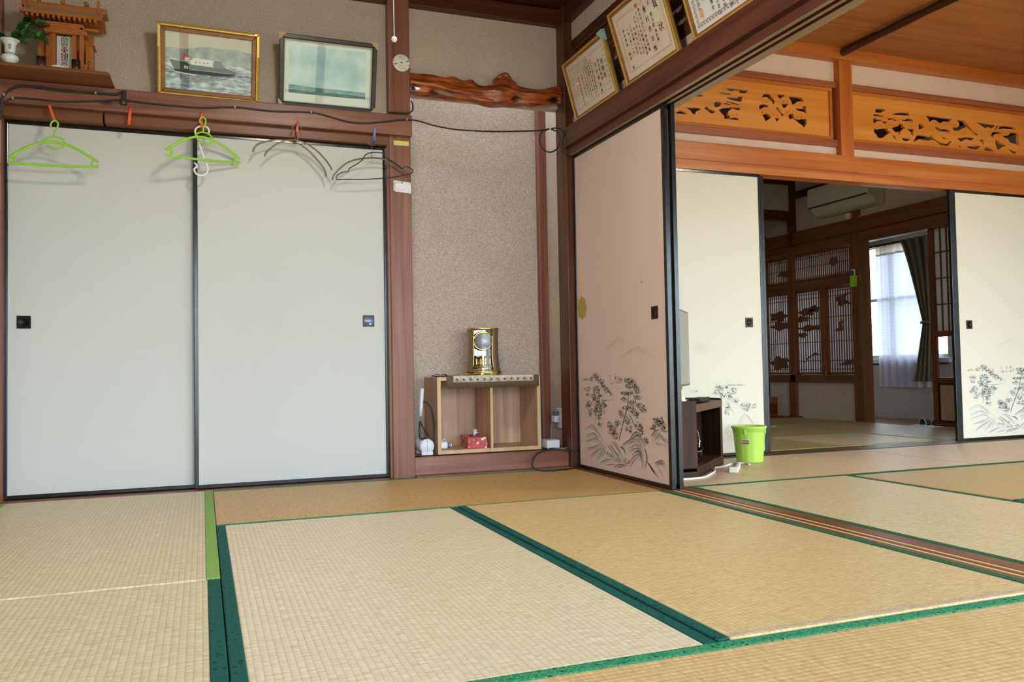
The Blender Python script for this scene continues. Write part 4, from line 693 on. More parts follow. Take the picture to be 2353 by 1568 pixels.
# corridor window with sheer curtain and drape
ALU = plain('pale_aluminium', lin(190,200,204), .35, .6)
w = bpy.data.objects.new('window_%d' % (_wn[0]+1), None); _wn[0] += 1; COL.objects.link(w); w.location = (7.755, 2.49, .60); tag(w, 'corridor window with pale aluminium sashes', 'window', None, 'structure')
for y in (-.71, -.02, .02, .66): MB().box(-.02, .02, y-.02, y+.02, 0, 1.24).build('sash_stile', ALU, w, .002)
for z in (0, 1.20, .62): MB().box(-.02, .02, -.71, .68, z, z+.035).build('sash_rail', ALU, w, .002)
MB().box(-.003, .003, -.70, .68, .02, 1.22).build('glass_pane', GLASS, w)
MB().box(-.06, -.03, -.75, .72, -.05, 0).build('window_board', ALU, w, .003)
trim([(7.70, 7.74, 1.78, 3.30, .53, .565)], DY, 'dark sill strip under the corridor window', .002)
def sheer(name, col, tr, tl):
    m, nt, ns, ls, b = newmat(name)
    b.inputs['Base Color'].default_value = rgb(col); b.inputs['Roughness'].default_value = .9
    t = ns.new('ShaderNodeBsdfTranslucent'); t.inputs['Color'].default_value = rgb(col)
    p = ns.new('ShaderNodeBsdfTransparent')
    n = nd(ns, 'ShaderNodeTexWave'); n.inputs['Scale'].default_value = 9; n.inputs['Distortion'].default_value = 6; n.bands_direction = 'Z'
    tc = ns.new('ShaderNodeTexCoord'); ls.new(tc.outputs['Object'], n.inputs['Vector'])
    c = mix(ns, ls, math_(ns, ls, 'MULTIPLY', n.outputs['Fac'], .25), col, tuple(x*.75 for x in col)); ls.new(c, t.inputs['Color']); ls.new(c, b.inputs['Base Color'])
    m1 = ns.new('ShaderNodeMixShader'); m1.inputs[0].default_value = tl; ls.new(b.outputs[0], m1.inputs[1]); ls.new(t.outputs[0], m1.inputs[2])
    m2 = ns.new('ShaderNodeMixShader'); m2.inputs[0].default_value = tr; ls.new(m1.outputs[0], m2.inputs[1]); ls.new(p.outputs[0], m2.inputs[2])
    ls.new(m2.outputs[0], ns['Material Output'].inputs['Surface']); return m
SHEER = sheer('sheer_voile', (.60,.58,.68), .03, .30)
def curtain(parent, name, mat, y0, y1, z0, z1, folds, amp, xo, shape=None, ny=120, nz=26):
    m = MB(); vs = []
    for j in range(nz+1):
        t = j/nz; z = z1+(z0-z1)*t
        a, b = (y0, y1) if shape is None else shape(t)
        for i in range(ny+1):
            s = i/ny; y = a+(b-a)*s
            vs.append((xo+amp*math.sin(2*PI*folds*s+.6*math.sin(7*s))*(1-.3*t), y, z))
    m.add(vs, [(j*(ny+1)+i, j*(ny+1)+i+1, (j+1)*(ny+1)+i+1, (j+1)*(ny+1)+i) for j in range(nz) for i in range(ny)], 0, True)
    return m.build(name, mat, parent)
cu = thing('sheer_curtain', 'sheer white voile curtain glowing in front of the corridor window', 'curtain', (7.66, 2.37, .30))
curtain(cu, 'voile', SHEER, -.46, .24, .0, 1.42, 6.5, .018, 0)
curtain(cu, 'heading_tape', translucent('curtain_tape', lin(206,190,176), .35), -.46, .24, 1.40, 1.50, 6.5, .016, 0, nz=3)
DRAPE = plain('olive_drape_cloth', lin(104,98,84), .9)
def dsh(t):
    if t < .60: k = t/.60; k = k**.8; return (-.22+.02*k, .17-.27*k)
    k = (t-.60)/.40; return (-.20+.02*k, -.10+.14*k)
dr = thing('olive_drape', 'olive grey drape tied back at the edge of the corridor window', 'curtain', (7.60, 2.06, .36))
curtain(dr, 'drape_cloth', DRAPE, 0, 0, 0, 1.46, 4, .018, 0, dsh)
MB().tube([(-.02, -.21, .58), (-.045, -.15, .60), (-.02, -.09, .59), (.02, -.15, .60), (-.02, -.21, .58)], .012, 8).build('tie_back', DRAPE, dr)
rl = thing('curtain_rail', 'dark curtain rail above the sheer curtain', 'curtain rail', (7.66, 2.3, 1.80)); MB().box(-.02, .02, -.50, 1.0, 0, .025).build('rail', DX, rl, .003)
for y in (-.4, .3, .9): MB().box(-.01, .06, y-.01, y+.01, .005, .02).build('bracket', ALU, rl)
struct('ceiling_passage', MB().box(6.80, 7.82, -.02, 3.55, 1.885, 1.93), CD, 'low dark ceiling of the corridor by the window')
lm = thing('ceiling_lamp', 'round white flush lamp on the corridor ceiling', 'lamp', (7.32, 2.36, 1.885))
LW = plain('lamp_acrylic', lin(216,216,224), .4)
MB().lathe([(1e-4, -.055), (.10, -.05), (.135, -.03), (.145, -.008), (.14, 0)], 32).build('diffuser', LW, lm); MB().lathe([(.150, -.012), (.155, -.006), (.150, 0)], 32).build('rim', ALU, lm)
# slippers in the corridor
SLB = plain('slipper_grey', lin(86,88,104), .7); SLW = plain('slipper_white_trim', lin(226,230,234), .6)
def slipper(y, x, label):
    s = thing('slipper', label, 'slipper', (x, y, -.029), (0, 0, -.15), 'slippers on the corridor boards')
    poly = [(.13*math.cos(a)*1.0, .047*math.sin(a)*(1.0 if math.cos(a) > 0 else .85)) for a in [2*PI*k/28 for k in range(28)]]
    MB().prism(poly, 0, .014).build('sole', SLW, s, .003)
    m = MB(); vs = []; N = 14; K = 8
    for j in range(K+1):
        t = j/K; x_ = -.005+.13*t; r = .048*math.sqrt(max(0.02, 1-(t*.96)**2)); h = .062*(1-t**2*.9)
        for i in range(N+1):
            a = PI*i/N; vs.append((x_, -r*math.cos(a), .010+h*math.sin(a)))
    m.add(vs, [(j*(N+1)+i, j*(N+1)+i+1, (j+1)*(N+1)+i+1, (j+1)*(N+1)+i) for j in range(K) for i in range(N)], 0, True)
    m.build('upper', SLB, s)
    pts = [(-.006, -.048*math.cos(PI*i/N), .010+.062*math.sin(PI*i/N)) for i in range(N+1)]
    MB().tube(pts, .0045, 8).build('trim_edge', SLW, s)
    return s
slipper(1.44, 7.00, 'grey slipper with a white edge next to the post side'); slipper(1.31, 7.01, 'grey slipper with a white edge next to the screen door')

# air conditioner
ACW = plain('aircon_plastic', lin(196,196,180), .45); ACD = plain('aircon_slot', lin(50,52,46), .6)
ac = thing('air_conditioner', 'wall air conditioner above the brown rail in the inner room', 'air conditioner', (6.733, 1.93, 2.02))
prof = [(0, .0), (-.055, .0), (-.10, .012), (-.135, .04), (-.165, .075), (-.19, .082), (-.2, .095), (-.205, .2), (-.20, .275), (-.185, .285), (0, .285)]
m = MB(); vs = []
for y in (-.40, .40):
    vs += [(x, y, z) for x, z in prof]
n = len(prof); m.add(vs, [tuple(range(n)), tuple(reversed(range(n, 2*n)))]+[(i, n+i, n+(i+1) % n, (i+1) % n) for i in range(n)]); m.build('body', ACW, ac, .006)
MB().box(-.2055, -.19, -.385, .385, .083, .094).build('air_slot', ACD, ac)
M_ = Matrix.Rotation(math.radians(-48), 4, 'Y')
MB().box(-.045, .045, -.37, .37, -.004, .004).build('louvre', ACW, ac, .002, M=Matrix.Translation((-.138, 0, .050)) @ Matrix.Rotation(math.radians(42), 4, 'Y'))
MB().box(-.006, .006, -.36, .36, -.006, -.0045).build('louvre_gap', ACD, ac, 0, M=Matrix.Translation((-.15, 0, .066)) @ Matrix.Rotation(math.radians(42), 4, 'Y'))
pl = thing('wall_plug', 'small cream plug box under the air conditioner', 'plug', (6.70, 1.955, 1.945))
MB().box(-.02, .012, -.032, .032, 0, .062).build('body', plain('cream_plastic', lin(214,206,182), .5), pl, .004)
MB().tube(smooth_pts([(0, -.03, .03), (.01, -.08, .012), (.012, -.14, .015), (.02, -.16, .06), (.028, -.16, .085)], 6), .004, 6).build('flex', ACW, pl)
# remote control in its holder on the post
rc = thing('remote_holder', 'lime green holder on the brown post', 'holder', (6.698, 1.90, 1.285), (0, 0, 0))
LIME = plain('lime_plastic', lin(150,208,52), .45)
m = MB()
for a in ((-.034,-.031,-.029,.029,0,.105), (-.003,0,-.029,.029,0,.105), (-.031,-.003,-.029,-.026,0,.105), (-.031,-.003,.026,.029,0,.105), (-.031,-.003,-.026,.026,0,.003)): m.box(*a)
m.build('pocket', LIME, rc, .001); MB().box(-.037, .0, -.032, .032, .100, .108).build('rim', LIME, rc, .002)
rm = thing('remote_control', 'white remote control standing in the lime green holder', 'remote', (6.68, 1.90, 1.292))
MB().box(-.008, .008, -.022, .022, 0, .165).build('case', plain('remote_white', lin(206,208,210), .4), rm, .004)
MB().box(-.0095, -.008, -.014, .014, .105, .150).build('display', plain('lcd_grey', lin(50,62,70), .3), rm)
for k in range(4): MB().box(-.0095, -.008, -.012, -.002, .03+k*.016, .038+k*.016).build('button', ACD, rm)
bx = thing('wooden_stand', 'small brown wooden stand in the inner alcove', 'stand', (6.60, 3.10, .004))
MB().box(-.08, .06, -.06, .10, 0, .20).build('body', BX, bx, .004); MB().box(.061, .085, -.06, .10, 0, .205).build('side_board', wood('pale_board', 2, lin(150,110,66), lin(170,130,84), lin(186,146,100)), bx, .002)
MB().box(-.07, .05, -.062, -.058, .02, .13).build('drawer_front', DX, bx, .002)

# glass garden doors along the veranda, out of view but lighting the rooms
def garden_door(x0, x1):
    _wn[0] += 1
    g = bpy.data.objects.new('window_%d' % _wn[0], None); COL.objects.link(g); g.location = ((x0+x1)/2, -5.53, 0); tag(g, 'glazed garden door along the veranda', 'window', None, 'structure')
    h = (x1-x0)/2
    for x in (-h, h-.045): MB().box(x, x+.045, -.018, .018, 0, 1.9).build('stile', ALU, g, .002)
    MB().box(-h+.04, h-.04, -.003, .003, .02, 1.88).build('glass_pane', GLASS, g)
    for z in (0, .86, 1.86): MB().box(-h+.045, h-.045, -.016, .016, z, z+(.08 if z == 0 else .04)).build('rail', ALU, g, .002)
for i in range(4): garden_door(-.08+i*.73, .65+i*.73)
for i in range(5): garden_door(3.0+i*.75, 3.75+i*.75)
# ------------------------------------------------------------------ ceiling lamps with pull cord
WHITE = plain('white_plastic', lin(236,238,242), .4)
def pendant(loc, label, power, cord=True):
    t = thing('pendant_lamp', label, 'lamp', loc)
    sh = MB(); sh.lathe([(.05, .10), (.16, .085), (.23, .05), (.25, 0), (.245, 0), (.225, .046), (.155, .08), (.05, .094)], 40); sh.build('lamp_shade', plain('shade_acrylic_'+str(len(MATS)), lin(240,236,226), .5), t)
    MB().tube([(.17*math.cos(2*PI*k/32), .17*math.sin(2*PI*k/32), .015) for k in range(32)], .014, 8, True).build('ring_tube', WHITE, t)
    MB().lathe([(1e-4, .16), (.04, .16), (.045, .10), (1e-4, .10)], 20).build('socket', WHITE, t)
    MB().tube([(0, 0, .15), (0, 0, (2.63 if loc[1] < 0 else 2.50)-loc[2])], .004, 8).build('flex', WHITE, t)
    l = bpy.data.lights.new('lamp_glow', 'POINT'); l.energy = power; l.color = (1, .90, .76); l.shadow_soft_size = .12
    o = bpy.data.objects.new('lamp_glow', l); COL.objects.link(o); o.parent = t; o.location = (0, 0, -.02)
    return t
pendant((1.376, -2.0, 2.32), 'ring pendant lamp hanging in the middle of the closet room', LAMP1)
pendant((4.85, -2.3, 2.36), 'ring pendant lamp hanging in the middle of the parlour', LAMP2)
pendant((4.9, 1.45, 2.24), 'ring pendant lamp added unseen to brighten the inner room', INNER_FILL)  # invented fill lamp, hidden above the lintel, brightens the inner room
pc = thing('pull_cord', 'white pull cord with a ball end hanging from the lamp', 'pull cord', (1.376, -2.0, 1.522))
MB().ball((0, 0, .008), .0085, 20, 12).build('ball', WHITE, pc); MB().tube([(0, 0, .014), (-.001, 0, .3), (-.002, 0, .80)], .0014, 6).build('cord', WHITE, pc)

# ------------------------------------------------------------------ gnarled branch over the alcove
def branch_mat():
    m, nt, ns, ls, b = newmat('lacquered_branch')
    mp = mapped(ns, ls, (2.2, 16, 16)); n = nd(ns, 'ShaderNodeTexNoise'); n.inputs['Scale'].default_value = 2; n.inputs['Detail'].default_value = 5; n.inputs['Distortion'].default_value = 1.5; ls.new(mp.outputs[0], n.inputs['Vector'])
    r = ramp(ns, [(.3, lin(70,26,10)), (.5, lin(150,72,30)), (.7, lin(186,100,46))]); ls.new(n.outputs['Fac'], r.inputs['Fac'])
    at = nd(ns, 'ShaderNodeAttribute', attribute_name='knot')
    c = mix(ns, ls, at.outputs['Fac'], r.outputs['Color'], lin(52,18,10)); ls.new(c, b.inputs['Base Color'])
    b.inputs['Roughness'].default_value = .2; b.inputs['Specular IOR Level'].default_value = .6; b.inputs['Coat Weight'].default_value = .5; b.inputs['Coat Roughness'].default_value = .12
    bump(ns, ls, b, n.outputs['Fac'], .4, .004); return m
br = thing('branch_lintel', 'glossy gnarled branch fixed across the top of the alcove', 'branch', (2.342, -.03, 2.05))
from mathutils import noise as _nz
m = MB(); NX, NA = 130, 40; x0, x1 = 1.896-2.342, 2.783-2.342
cen = [(x0, .058), (-.30, .052), (-.12, .040), (0, .042), (.12, .050), (.30, .055), (x1, .075)]
rad = [(x0, .056), (-.36, .060), (-.25, .052), (-.12, .050), (-.03, .044), (.05, .058), (.15, .055), (.22, .050), (.32, .046), (x1, .052)]
def lerp(T, x):
    for (a, b), (c, d) in zip(T, T[1:]):
        if a <= x <= c:
            t = (x-a)/(c-a); t = t*t*(3-2*t); return b+(d-b)*t
    return T[-1][1]
knots = [(-.31, -.9, .034, -.016), (.16, -.55, .030, -.014), (.40, -.8, .040, -.02), (-.43, -.6, .03, -.012), (-.10, 1.0, .03, .02), (.10, 1.35, .045, .045), (-.20, 1.2, .04, .015), (.25, -1.6, .06, .014), (-.02, -1.5, .06, .014), (.06, -.2, .05, .012)]
vs = []; kn = []
for i in range(NX+1):
    x = x0+(x1-x0)*i/NX; cz = lerp(cen, x); r = lerp(rad, x)
    for j in range(NA):
        a = 2*PI*j/NA; d = Vector((0, -math.cos(a), math.sin(a)))
        p = Vector((x*3.0, d.y*1.3, d.z*1.3)); g = _nz.noise(p*2.2)*.014+_nz.noise(Vector((x*1.6, a*2.0 if j < NA/2 else (2*PI-a)*2.0, 3)))*.010
        k = 0; rr = r+g
        for kx, ka, kw, kh in knots:
            da = (a-ka+PI) % (2*PI)-PI
            e = math.exp(-((x-kx)/kw)**2-(da*r/kw*1.2)**2); rr += kh*e
            if kh < 0: k = max(k, min(1, e*1.5-.35))
        vs.append((x, d.y*rr*.85, cz+d.z*rr)); kn.append(max(0, k))
fs = [(i*NA+j, i*NA+(j+1) % NA, (i+1)*NA+(j+1) % NA, (i+1)*NA+j) for i in range(NX) for j in range(NA)]
fs += [tuple(reversed(range(NA))), tuple(NX*NA+k for k in range(NA))]
m.add(vs, fs, 0, True); o = m.build('trunk', branch_mat(), br)
at = o.data.attributes.new('knot', 'FLOAT', 'POINT'); at.data.foreach_set('value', kn)
m = MB(); m.tube(smooth_pts([(.03, -.01, .118), (.07, -.012, .145), (.105, -.012, .160), (.13, -.012, .135), (.17, -.012, .110)], 5), [.008]*5+[.014]*5+[.016]*5+[.012]*5+[.006], 10); m.build('broken_spur', o.data.materials[0], br)

# ------------------------------------------------------------------ things fixed to the posts
dp = thing('detector_base', 'round white detector mounting plate on the cedar post', 'mounting plate', (1.849, -.0625, 2.204), (0, -.3, 0))
OFFW = plain('ivory_plastic', lin(232,228,220), .45)
RY = Matrix.Rotation(PI/2, 4, 'X')
MB().lathe([(1e-4, .007), (.038, .007), (.046, .005), (.048, 0), (1e-4, 0)], 40, RY).build('plate', OFFW, dp)
BLK = plain('black_rubber', lin(24,24,26), .5)
MB().lathe([(1e-4, .0085), (.0045, .008), (.0045, .006)], 12, RY).build('centre_hole', BLK, dp)
for a in (0, PI): MB().box(.026 if a == 0 else -.042, .042 if a == 0 else -.026, -.0082, -.0065, -.002, .002).build('slot', BLK, dp)
m = MB()
for cx, cz, ang in ((.012, .024, -.6), (-.012, -.022, -.6)):
    Mx = Matrix.Translation((cx, -.0075, cz)) @ Matrix.Rotation(ang+1.2, 4, 'Y')
    for a in ((-.011,.011,-.0006,.0004,.006,.0072), (-.011,.011,-.0006,.0004,-.0072,-.006), (-.011,-.0098,-.0006,.0004,-.006,.006), (.0098,.011,-.0006,.0004,-.006,.006)): m.box(*a, M=Mx)
o = m.build('moulded_outline', plain('grey_line', lin(110,108,104), .6), dp); o['kind'] = 'stuff'
for cx, cz in ((-.004, .034), (.006, -.035), (-.037, .018), (.036, -.022)): MB().lathe([(1e-4, .0082), (.0022, .0078), (.0022, .006)], 8, Matrix.Translation((cx, 0, cz)) @ RY).build('screw_hole', BLK, dp)
nt_ = thing('sticky_note', 'pale yellow green slip pinned on the cedar post', 'note', (1.842, -.0628, 1.768))
MB().box(-.041, .041, -.0012, 0, -.010, .014).build('slip', plain('slip_paper', lin(206,212,128), .7), nt_); MB().box(-.041, .041, -.0016, -.0012, .009, .0145).build('yellow_edge', plain('slip_edge', lin(232,214,60), .6), nt_)
sp = thing('memo_page', 'white spiral pad page pinned on the cedar post', 'note', (1.844, -.0628, 1.510))
m = MB(); vs = [(-.046, 0, .060), (.046, -.001, .052), (.047, -.003, -.008), (-.038, -.006, -.002), (-.047, -.004, .006)]
m.add(vs+[(x, y+.0008, z) for x, y, z in vs], [(0,4,3,2,1), (5,6,7,8,9)]); m.build('page', plain('memo_paper', lin(228,228,232), .7), sp)
for k in range(6): MB().lathe([(1e-4, .005), (.0018, .005), (.0018, .004)], 8, Matrix.Translation((-.040, -.001, .050-k*.008)) @ RY).build('punched_hole', BLK, sp)
text_mesh('ワイハイ', .010, plain('red_pen', lin(214,120,110), .7), 'handwriting', sp, Matrix.Translation((-.012, -.0068, .006)) @ Matrix.Rotation(PI/2, 4, 'X'))
MB().ball((0, -.004, .048), .003, 10, 6).build('pin', BLK, sp)

# ------------------------------------------------------------------ cables along the rails
CAB = plain('black_cable', lin(38,40,42), .5)
def cable(name, label, pts, y, r, clips=()):
    t = thing(name, label, 'cable', (pts[0][0], y, pts[0][1]))
    L = [(x-pts[0][0], 0, z-pts[0][1]) for x, z in pts]
    MB().tube(smooth_pts(L, 6), r, 8).build('sheath', CAB, t)
    for x, z in clips:
        MB().box(x-pts[0][0]-.004, x-pts[0][0]+.004, -.007, .006, z-pts[0][1]-.006, z-pts[0][1]+.006).build('clip', plain('clip_grey', lin(150,150,150), .5) if 'clip_grey' not in MATS else MATS['clip_grey'], t, .001)
    return t
cable('black_cable', 'thick black cable looping up under the altar shelf', CABLE1, -.0985, .0055, [CABLE1[2], CABLE1[6]])
cb = cable('black_cable', 'long black cable sagging along the closet rail and across the alcove', CABLE2, -.0968, .0042, [CABLE2[3], CABLE2[11], CABLE2[14], CABLE2[19]])
t3_ = thing('black_cable', 'black cable coiled in a ring beside the corner post', 'cable', (CABLE3[0][0], -.108, CABLE3[0][1]))
L = [(x-CABLE3[0][0], -.0005*i+(.004 if i > 12 else 0), z-CABLE3[0][1]) for i, (x, z) in enumerate(CABLE3)]
MB().tube(smooth_pts(L, 7), .0042, 8).build('sheath', CAB, t3_)
cable('black_cable', 'short black cable curling out over the end of the closet rail', CABLE4, -.075, .0040)
ck = thing('cable_bracket', 'small black bracket clamping both cables on the closet rail', 'bracket', (.504, -.0935, 1.86))
MB().box(-.010, .010, -.012, 0, -.018, .045).build('strap', BLK, ck, .003); MB().box(-.014, .014, -.014, -.002, -.022, .004).build('foot', BLK, ck, .003); MB().ball((0, -.013, -.015), .004, 8, 6).build('screw', ALU, ck)
fc = thing('black_cable', 'black cable looped on the mat in front of the alcove step', 'cable', (2.83, -.105, .115))
P = [(2.832,-.108,.115),(2.80,-.112,.10),(2.755,-.075,.098),(2.70,-.062,.104),(2.63,-.064,.098),(2.58,-.085,.085),(2.545,-.105,.055),(2.535,-.13,.02),(2.56,-.17,.0055),(2.62,-.20,.005),(2.69,-.19,.005),(2.76,-.16,.005),(2.79,-.14,.006),(2.81,-.115,.02)]
MB().tube(smooth_pts([(a-2.83, b+.105, c-.115) for a, b, c in P], 7), .0045, 8).build('sheath', CAB, fc)

# ------------------------------------------------------------------ hooks and hangers on the closet rail
ORG = plain('orange_plastic', lin(236,92,36), .45); BLUP = plain('blue_plastic', lin(96,130,224), .4)
def peg(x, z, lean, mat, label, small=False):
    t = thing('hook_clip', label, 'hook', (x, -.0935, z-.016))
    M0 = Matrix.Rotation(lean, 4, 'Y')
    MB().box(-.006, .006, -.007, -.001, -.030, .046, M=M0).build('blade', mat, t, .002)
    MB().tube(smooth_pts([M0 @ Vector(p) for p in ((0, -.004, -.010), (0, -.016, -.022), (0, -.030, -.026), (0, -.034, -.016))], 5), .0045, 8).build('hook', mat, t)
    MB().ball(M0 @ Vector((0, -.006, .044)), .0065, 10, 8).build('head', mat, t)
    return t
peg(.207, 1.778, -.30, ORG, 'orange hook clip carrying the wide lime hanger'); peg(.528, 1.790, .08, ORG, 'orange hook clip with nothing on it')
peg(.848, 1.798, -.02, ORG, 'orange hook clip carrying a lime hanger and a white hook'); peg(1.300, 1.800, .05, ORG, 'orange hook clip carrying two bronze arched hangers'); peg(1.692, 1.806, .12, BLUP, 'blue hook clip carrying the wire hanger')
def z3(L, x0, y0, z0, dy=0): return [(x-x0, dy, z-z0) for x, z in L]
HX, HZ = HG_HOOK[3]
hg = thing('clothes_hanger', 'lime plastic hanger with spread shoulders hanging by itself', 'hanger', (HX, -.118, HZ))
MB().tube(smooth_pts(z3(HG_HOOK, HX, 0, HZ), 5), .0040, 10).build('hook', LIME, hg)
MB().tube(smooth_pts(z3(HG_ARM, HX, 0, HZ), 5), .0060, 10, flat=.7).build('shoulder_arm', LIME, hg)
MB().tube(smooth_pts(z3(HG_RING, HX, 0, HZ, -.002), 5), .0042, 10).build('tie_loop', LIME, hg)
MB().tube(smooth_pts(z3(HG_BAR, HX, 0, HZ), 5), .0056, 10, flat=.7).build('trouser_bar', LIME, hg)
MB().tube(smooth_pts(z3(HG_LEND, HX, 0, HZ), 5), .0042, 8).build('strap_notch', LIME, hg); MB().tube(smooth_pts(z3(HG_REND, HX, 0, HZ), 5), .0042, 8).build('strap_notch', LIME, hg)
h2 = copy_tree(hg); h2.location = (.853, -.128, 1.803); h2.rotation_euler = (0, -.04, .42)
h2['label'] = 'lime plastic hanger turned sideways over the white hook'
SW = thing('s_hook', 'white plastic figure-of-eight hook hanging behind the lime hanger', 'hook', (.848, -.106, 1.76))
MB().tube(smooth_pts(z3(HW_SHOOK, .848, 0, 1.76), 6), .0046, 10).build('top_ring', WHITE, SW); MB().tube(smooth_pts(z3(HW_STAIL, .848, 0, 1.76), 6), .0046, 10).build('lower_hook', WHITE, SW)
BRZ = plain('bronze_tube', lin(108,100,80), .35, .6); WIR = plain('steel_wire', lin(130,126,118), .35, .8)
for nm, L, Wp, y, lb in (('a', HW_ARCHA, HW_ARCHW, -.108, 'bronze arched hanger lying behind its twin'), ('b', HW_ARCHB, HW_ARCHW2, -.122, 'bronze arched hanger in front of its twin')):
    t = thing('arched_hanger', lb, 'hanger', (1.295, y, 1.74), group=None)
    MB().tube(smooth_pts(z3(L, 1.295, 0, 1.74), 6), .0042, 8, flat=.6).build('arch', BRZ, t); MB().tube(smooth_pts(z3(Wp, 1.295, 0, 1.74), 6), .0016, 6).build('wire_hook', WIR, t)
t = thing('arched_hanger', 'bronze arched hanger behind the black wire hanger', 'hanger', (1.684, -.104, 1.70)); MB().tube(smooth_pts(z3(HW_BRZ, 1.684, 0, 1.70), 6), .0042, 8, flat=.6).build('arch', BRZ, t); MB().tube(z3(HW_BRZS, 1.684, 0, 1.70), .0016, 6).build('wire_hook', WIR, t)
t = thing('wire_hanger', 'black wire hanger on a round steel ring', 'hanger', (1.684, -.116, 1.70)); MB().tube(smooth_pts(z3(HW_BLK, 1.684, 0, 1.70), 5, True), .0026, 8, True).build('frame', BLK, t); MB().tube(smooth_pts(z3(HW_RING, 1.684, 0, 1.70), 6), .0014, 6).build('steel_ring', WIR, t)

# ------------------------------------------------------------------ altar shelf with the little shrine
VAR = wood('varnished_board', 0, lin(104,58,28), lin(132,78,40), lin(150,94,54), rough=.3, knots=False)
sh = thing('altar_shelf', 'brown varnished shelf with rounded corner above the closet rail', 'shelf', (.17, -.13, 1.9165))
poly = [(-.285, -.14), (.27, -.14)]+[(.27+.02*math.sin(a), -.12-.02*math.cos(a)) for a in (0.3, .7, 1.1, 1.45)]+[(.296, .125), (-.285, .125)]
MB().prism(poly, 0, .010).build('board', VAR, sh, .002)
poly2 = [(x-.003 if x > .2 else x, y+.004 if y < -.1 else y) for x, y in poly]; MB().prism(poly2, .010, .016).build('upper_edge', VAR, sh, .002)
SZ = 1.9327
HIN = wood('hinoki_amber', 0, lin(150,84,34), lin(176,104,48), lin(192,122,64), rough=.4, knots=False); HINZ = wood('hinoki_amber_z', 2, lin(150,84,34), lin(172,100,46), lin(190,120,62), rough=.4, knots=False)
BRS = plain('brass', lin(214,170,70), .25, .9)
sr = thing('household_shrine', 'small amber wooden shrine with a gabled roof on the altar shelf', 'shrine', (.265, -.135, SZ))
X = lambda x: x-.265
Z = lambda z: z-SZ
MB().box(X(.165), X(.380), -.055, .075, 0, .012).build('base', HIN, sr, .002)
for x in (.192, .327): MB().box(X(x), X(x)+.018, -.05, -.035, .01, Z(2.165)).build('pillar', HINZ, sr, .002)
MB().box(X(.210), X(.230), -.045, -.035, .012, Z(2.115)).build('door_jamb', HINZ, sr, .001); MB().box(X(.298), X(.314), -.045, -.035, .012, Z(2.115)).build('door_jamb', HINZ, sr, .001)
MB().box(X(.185), X(.358), -.055, -.034, Z(2.115), Z(2.135)).build('door_lintel', HIN, sr, .002); MB().box(X(.205), X(.33), -.048, -.030, Z(2.138), Z(2.156)).build('nameboard', RN, sr, .002)
MB().box(X(.190), X(.345), -.052, .06, Z(2.156), Z(2.166)).build('eaves_beam', HIN, sr, .002)
MB().box(X(.150), X(.405), -.05, -.035, Z(2.140), Z(2.152)).build('cross_beam', HIN, sr, .002)
MB().box(X(.16), X(.375), .055, .065, .01, Z(2.16)).build('back_panel', HIN, sr)
for x in (.158, .350): MB().box(X(x), X(x)+.030, -.03, .05, .01, Z(2.078)).build('side_wing', HINZ, sr, .002)
for x in (.352,): MB().box(X(x)-.002, X(x)+.036, -.034, .05, Z(2.078), Z(2.084)).build('wing_cap', HIN, sr, .001)
m = MB()   # roof: two sloping slabs
def slab(y0, z0, y1, z1, xa, xb, th): return [(xa, y0, z0), (xb, y0, z0), (xb, y1, z1), (xa, y1, z1), (xa, y0, z0+th), (xb, y0, z0+th), (xb, y1, z1+th), (xa, y1, z1+th)]
BF = [(0,3,2,1),(4,5,6,7),(0,1,5,4),(1,2,6,5),(2,3,7,6),(3,0,4,7)]
MB().box(X(.092), X(.425), -.078, -.060, Z(2.186), Z(2.203)).build('front_fascia', HIN, sr, .002); MB().box(X(.108), X(.430), -.066, -.054, Z(2.203), Z(2.222)).build('roof_face', plain('weathered_roof', lin(132,112,96), .7), sr); MB().add(slab(-.056, Z(2.186), .0, Z(2.212), X(.095), X(.425), .010), BF).build('front_roof', HIN, sr)
MB().add(slab(.0, Z(2.222), .10, Z(2.186), X(.092), X(.425), .013), BF).build('rear_roof', HIN, sr, .002)
MB().box(X(.098), X(.442), -.070, .022, Z(2.220), Z(2.243)).build('ridge_beam', HIN, sr, .003)
for k in range(14): MB().box(X(.116)+k*.021, X(.116)+k*.021+.010, -.074, -.02, Z(2.173), Z(2.186)).build('rafter', HIN, sr)
for x in (.165, .262, .358):
    c = MB().lathe([(1e-4, -.035), (.0085, -.035), (.0085, .035), (1e-4, .035)], 14, Matrix.Translation((X(x), -.040, Z(2.254))) @ RY); lg = c.build('ridge_log', HIN, sr)
    MB().lathe([(1e-4, -.002), (.007, -.001), (.0088, 0)], 14, Matrix.Translation((X(x), -.076, Z(2.254))) @ RY).build('log_cap', BRS if x < .3 else IRON2, lg)
for x in (.128, .408): MB().box(X(x)-.005, X(x)+.005, -.074, -.064, Z(2.215), Z(2.275), M=Matrix.Translation((0, 0, 0))).build('crossed_finial', HINZ, sr, .001)
for x, z in ((.205, 2.128), (.340, 2.124)): MB().ball((X(x), -.057, Z(z)), .0045, 10, 8).build('brass_stud', BRS, sr)
of = thing('paper_talisman', 'white paper talisman with brushed characters standing in the shrine door', 'talisman', (.2625, -.150, SZ+.0125))
MB().box(-.032, .032, -.002, .0, 0, .170).build('paper', plain('talisman_paper', lin(214,212,208), .7), of)
text_mesh('天\n照\n皇\n大\n神\n宮', .032, plain('brush_ink', lin(40,42,46), .7), 'brushed_characters', of, Matrix.Translation((0, -.0026, .108)) @ Matrix.Rotation(PI/2, 4, 'X') @ Matrix.Diagonal((1.05, 1, 1, 1)), .76)
REDS = plain('red_seal_ink', lin(232,110,90), .7)
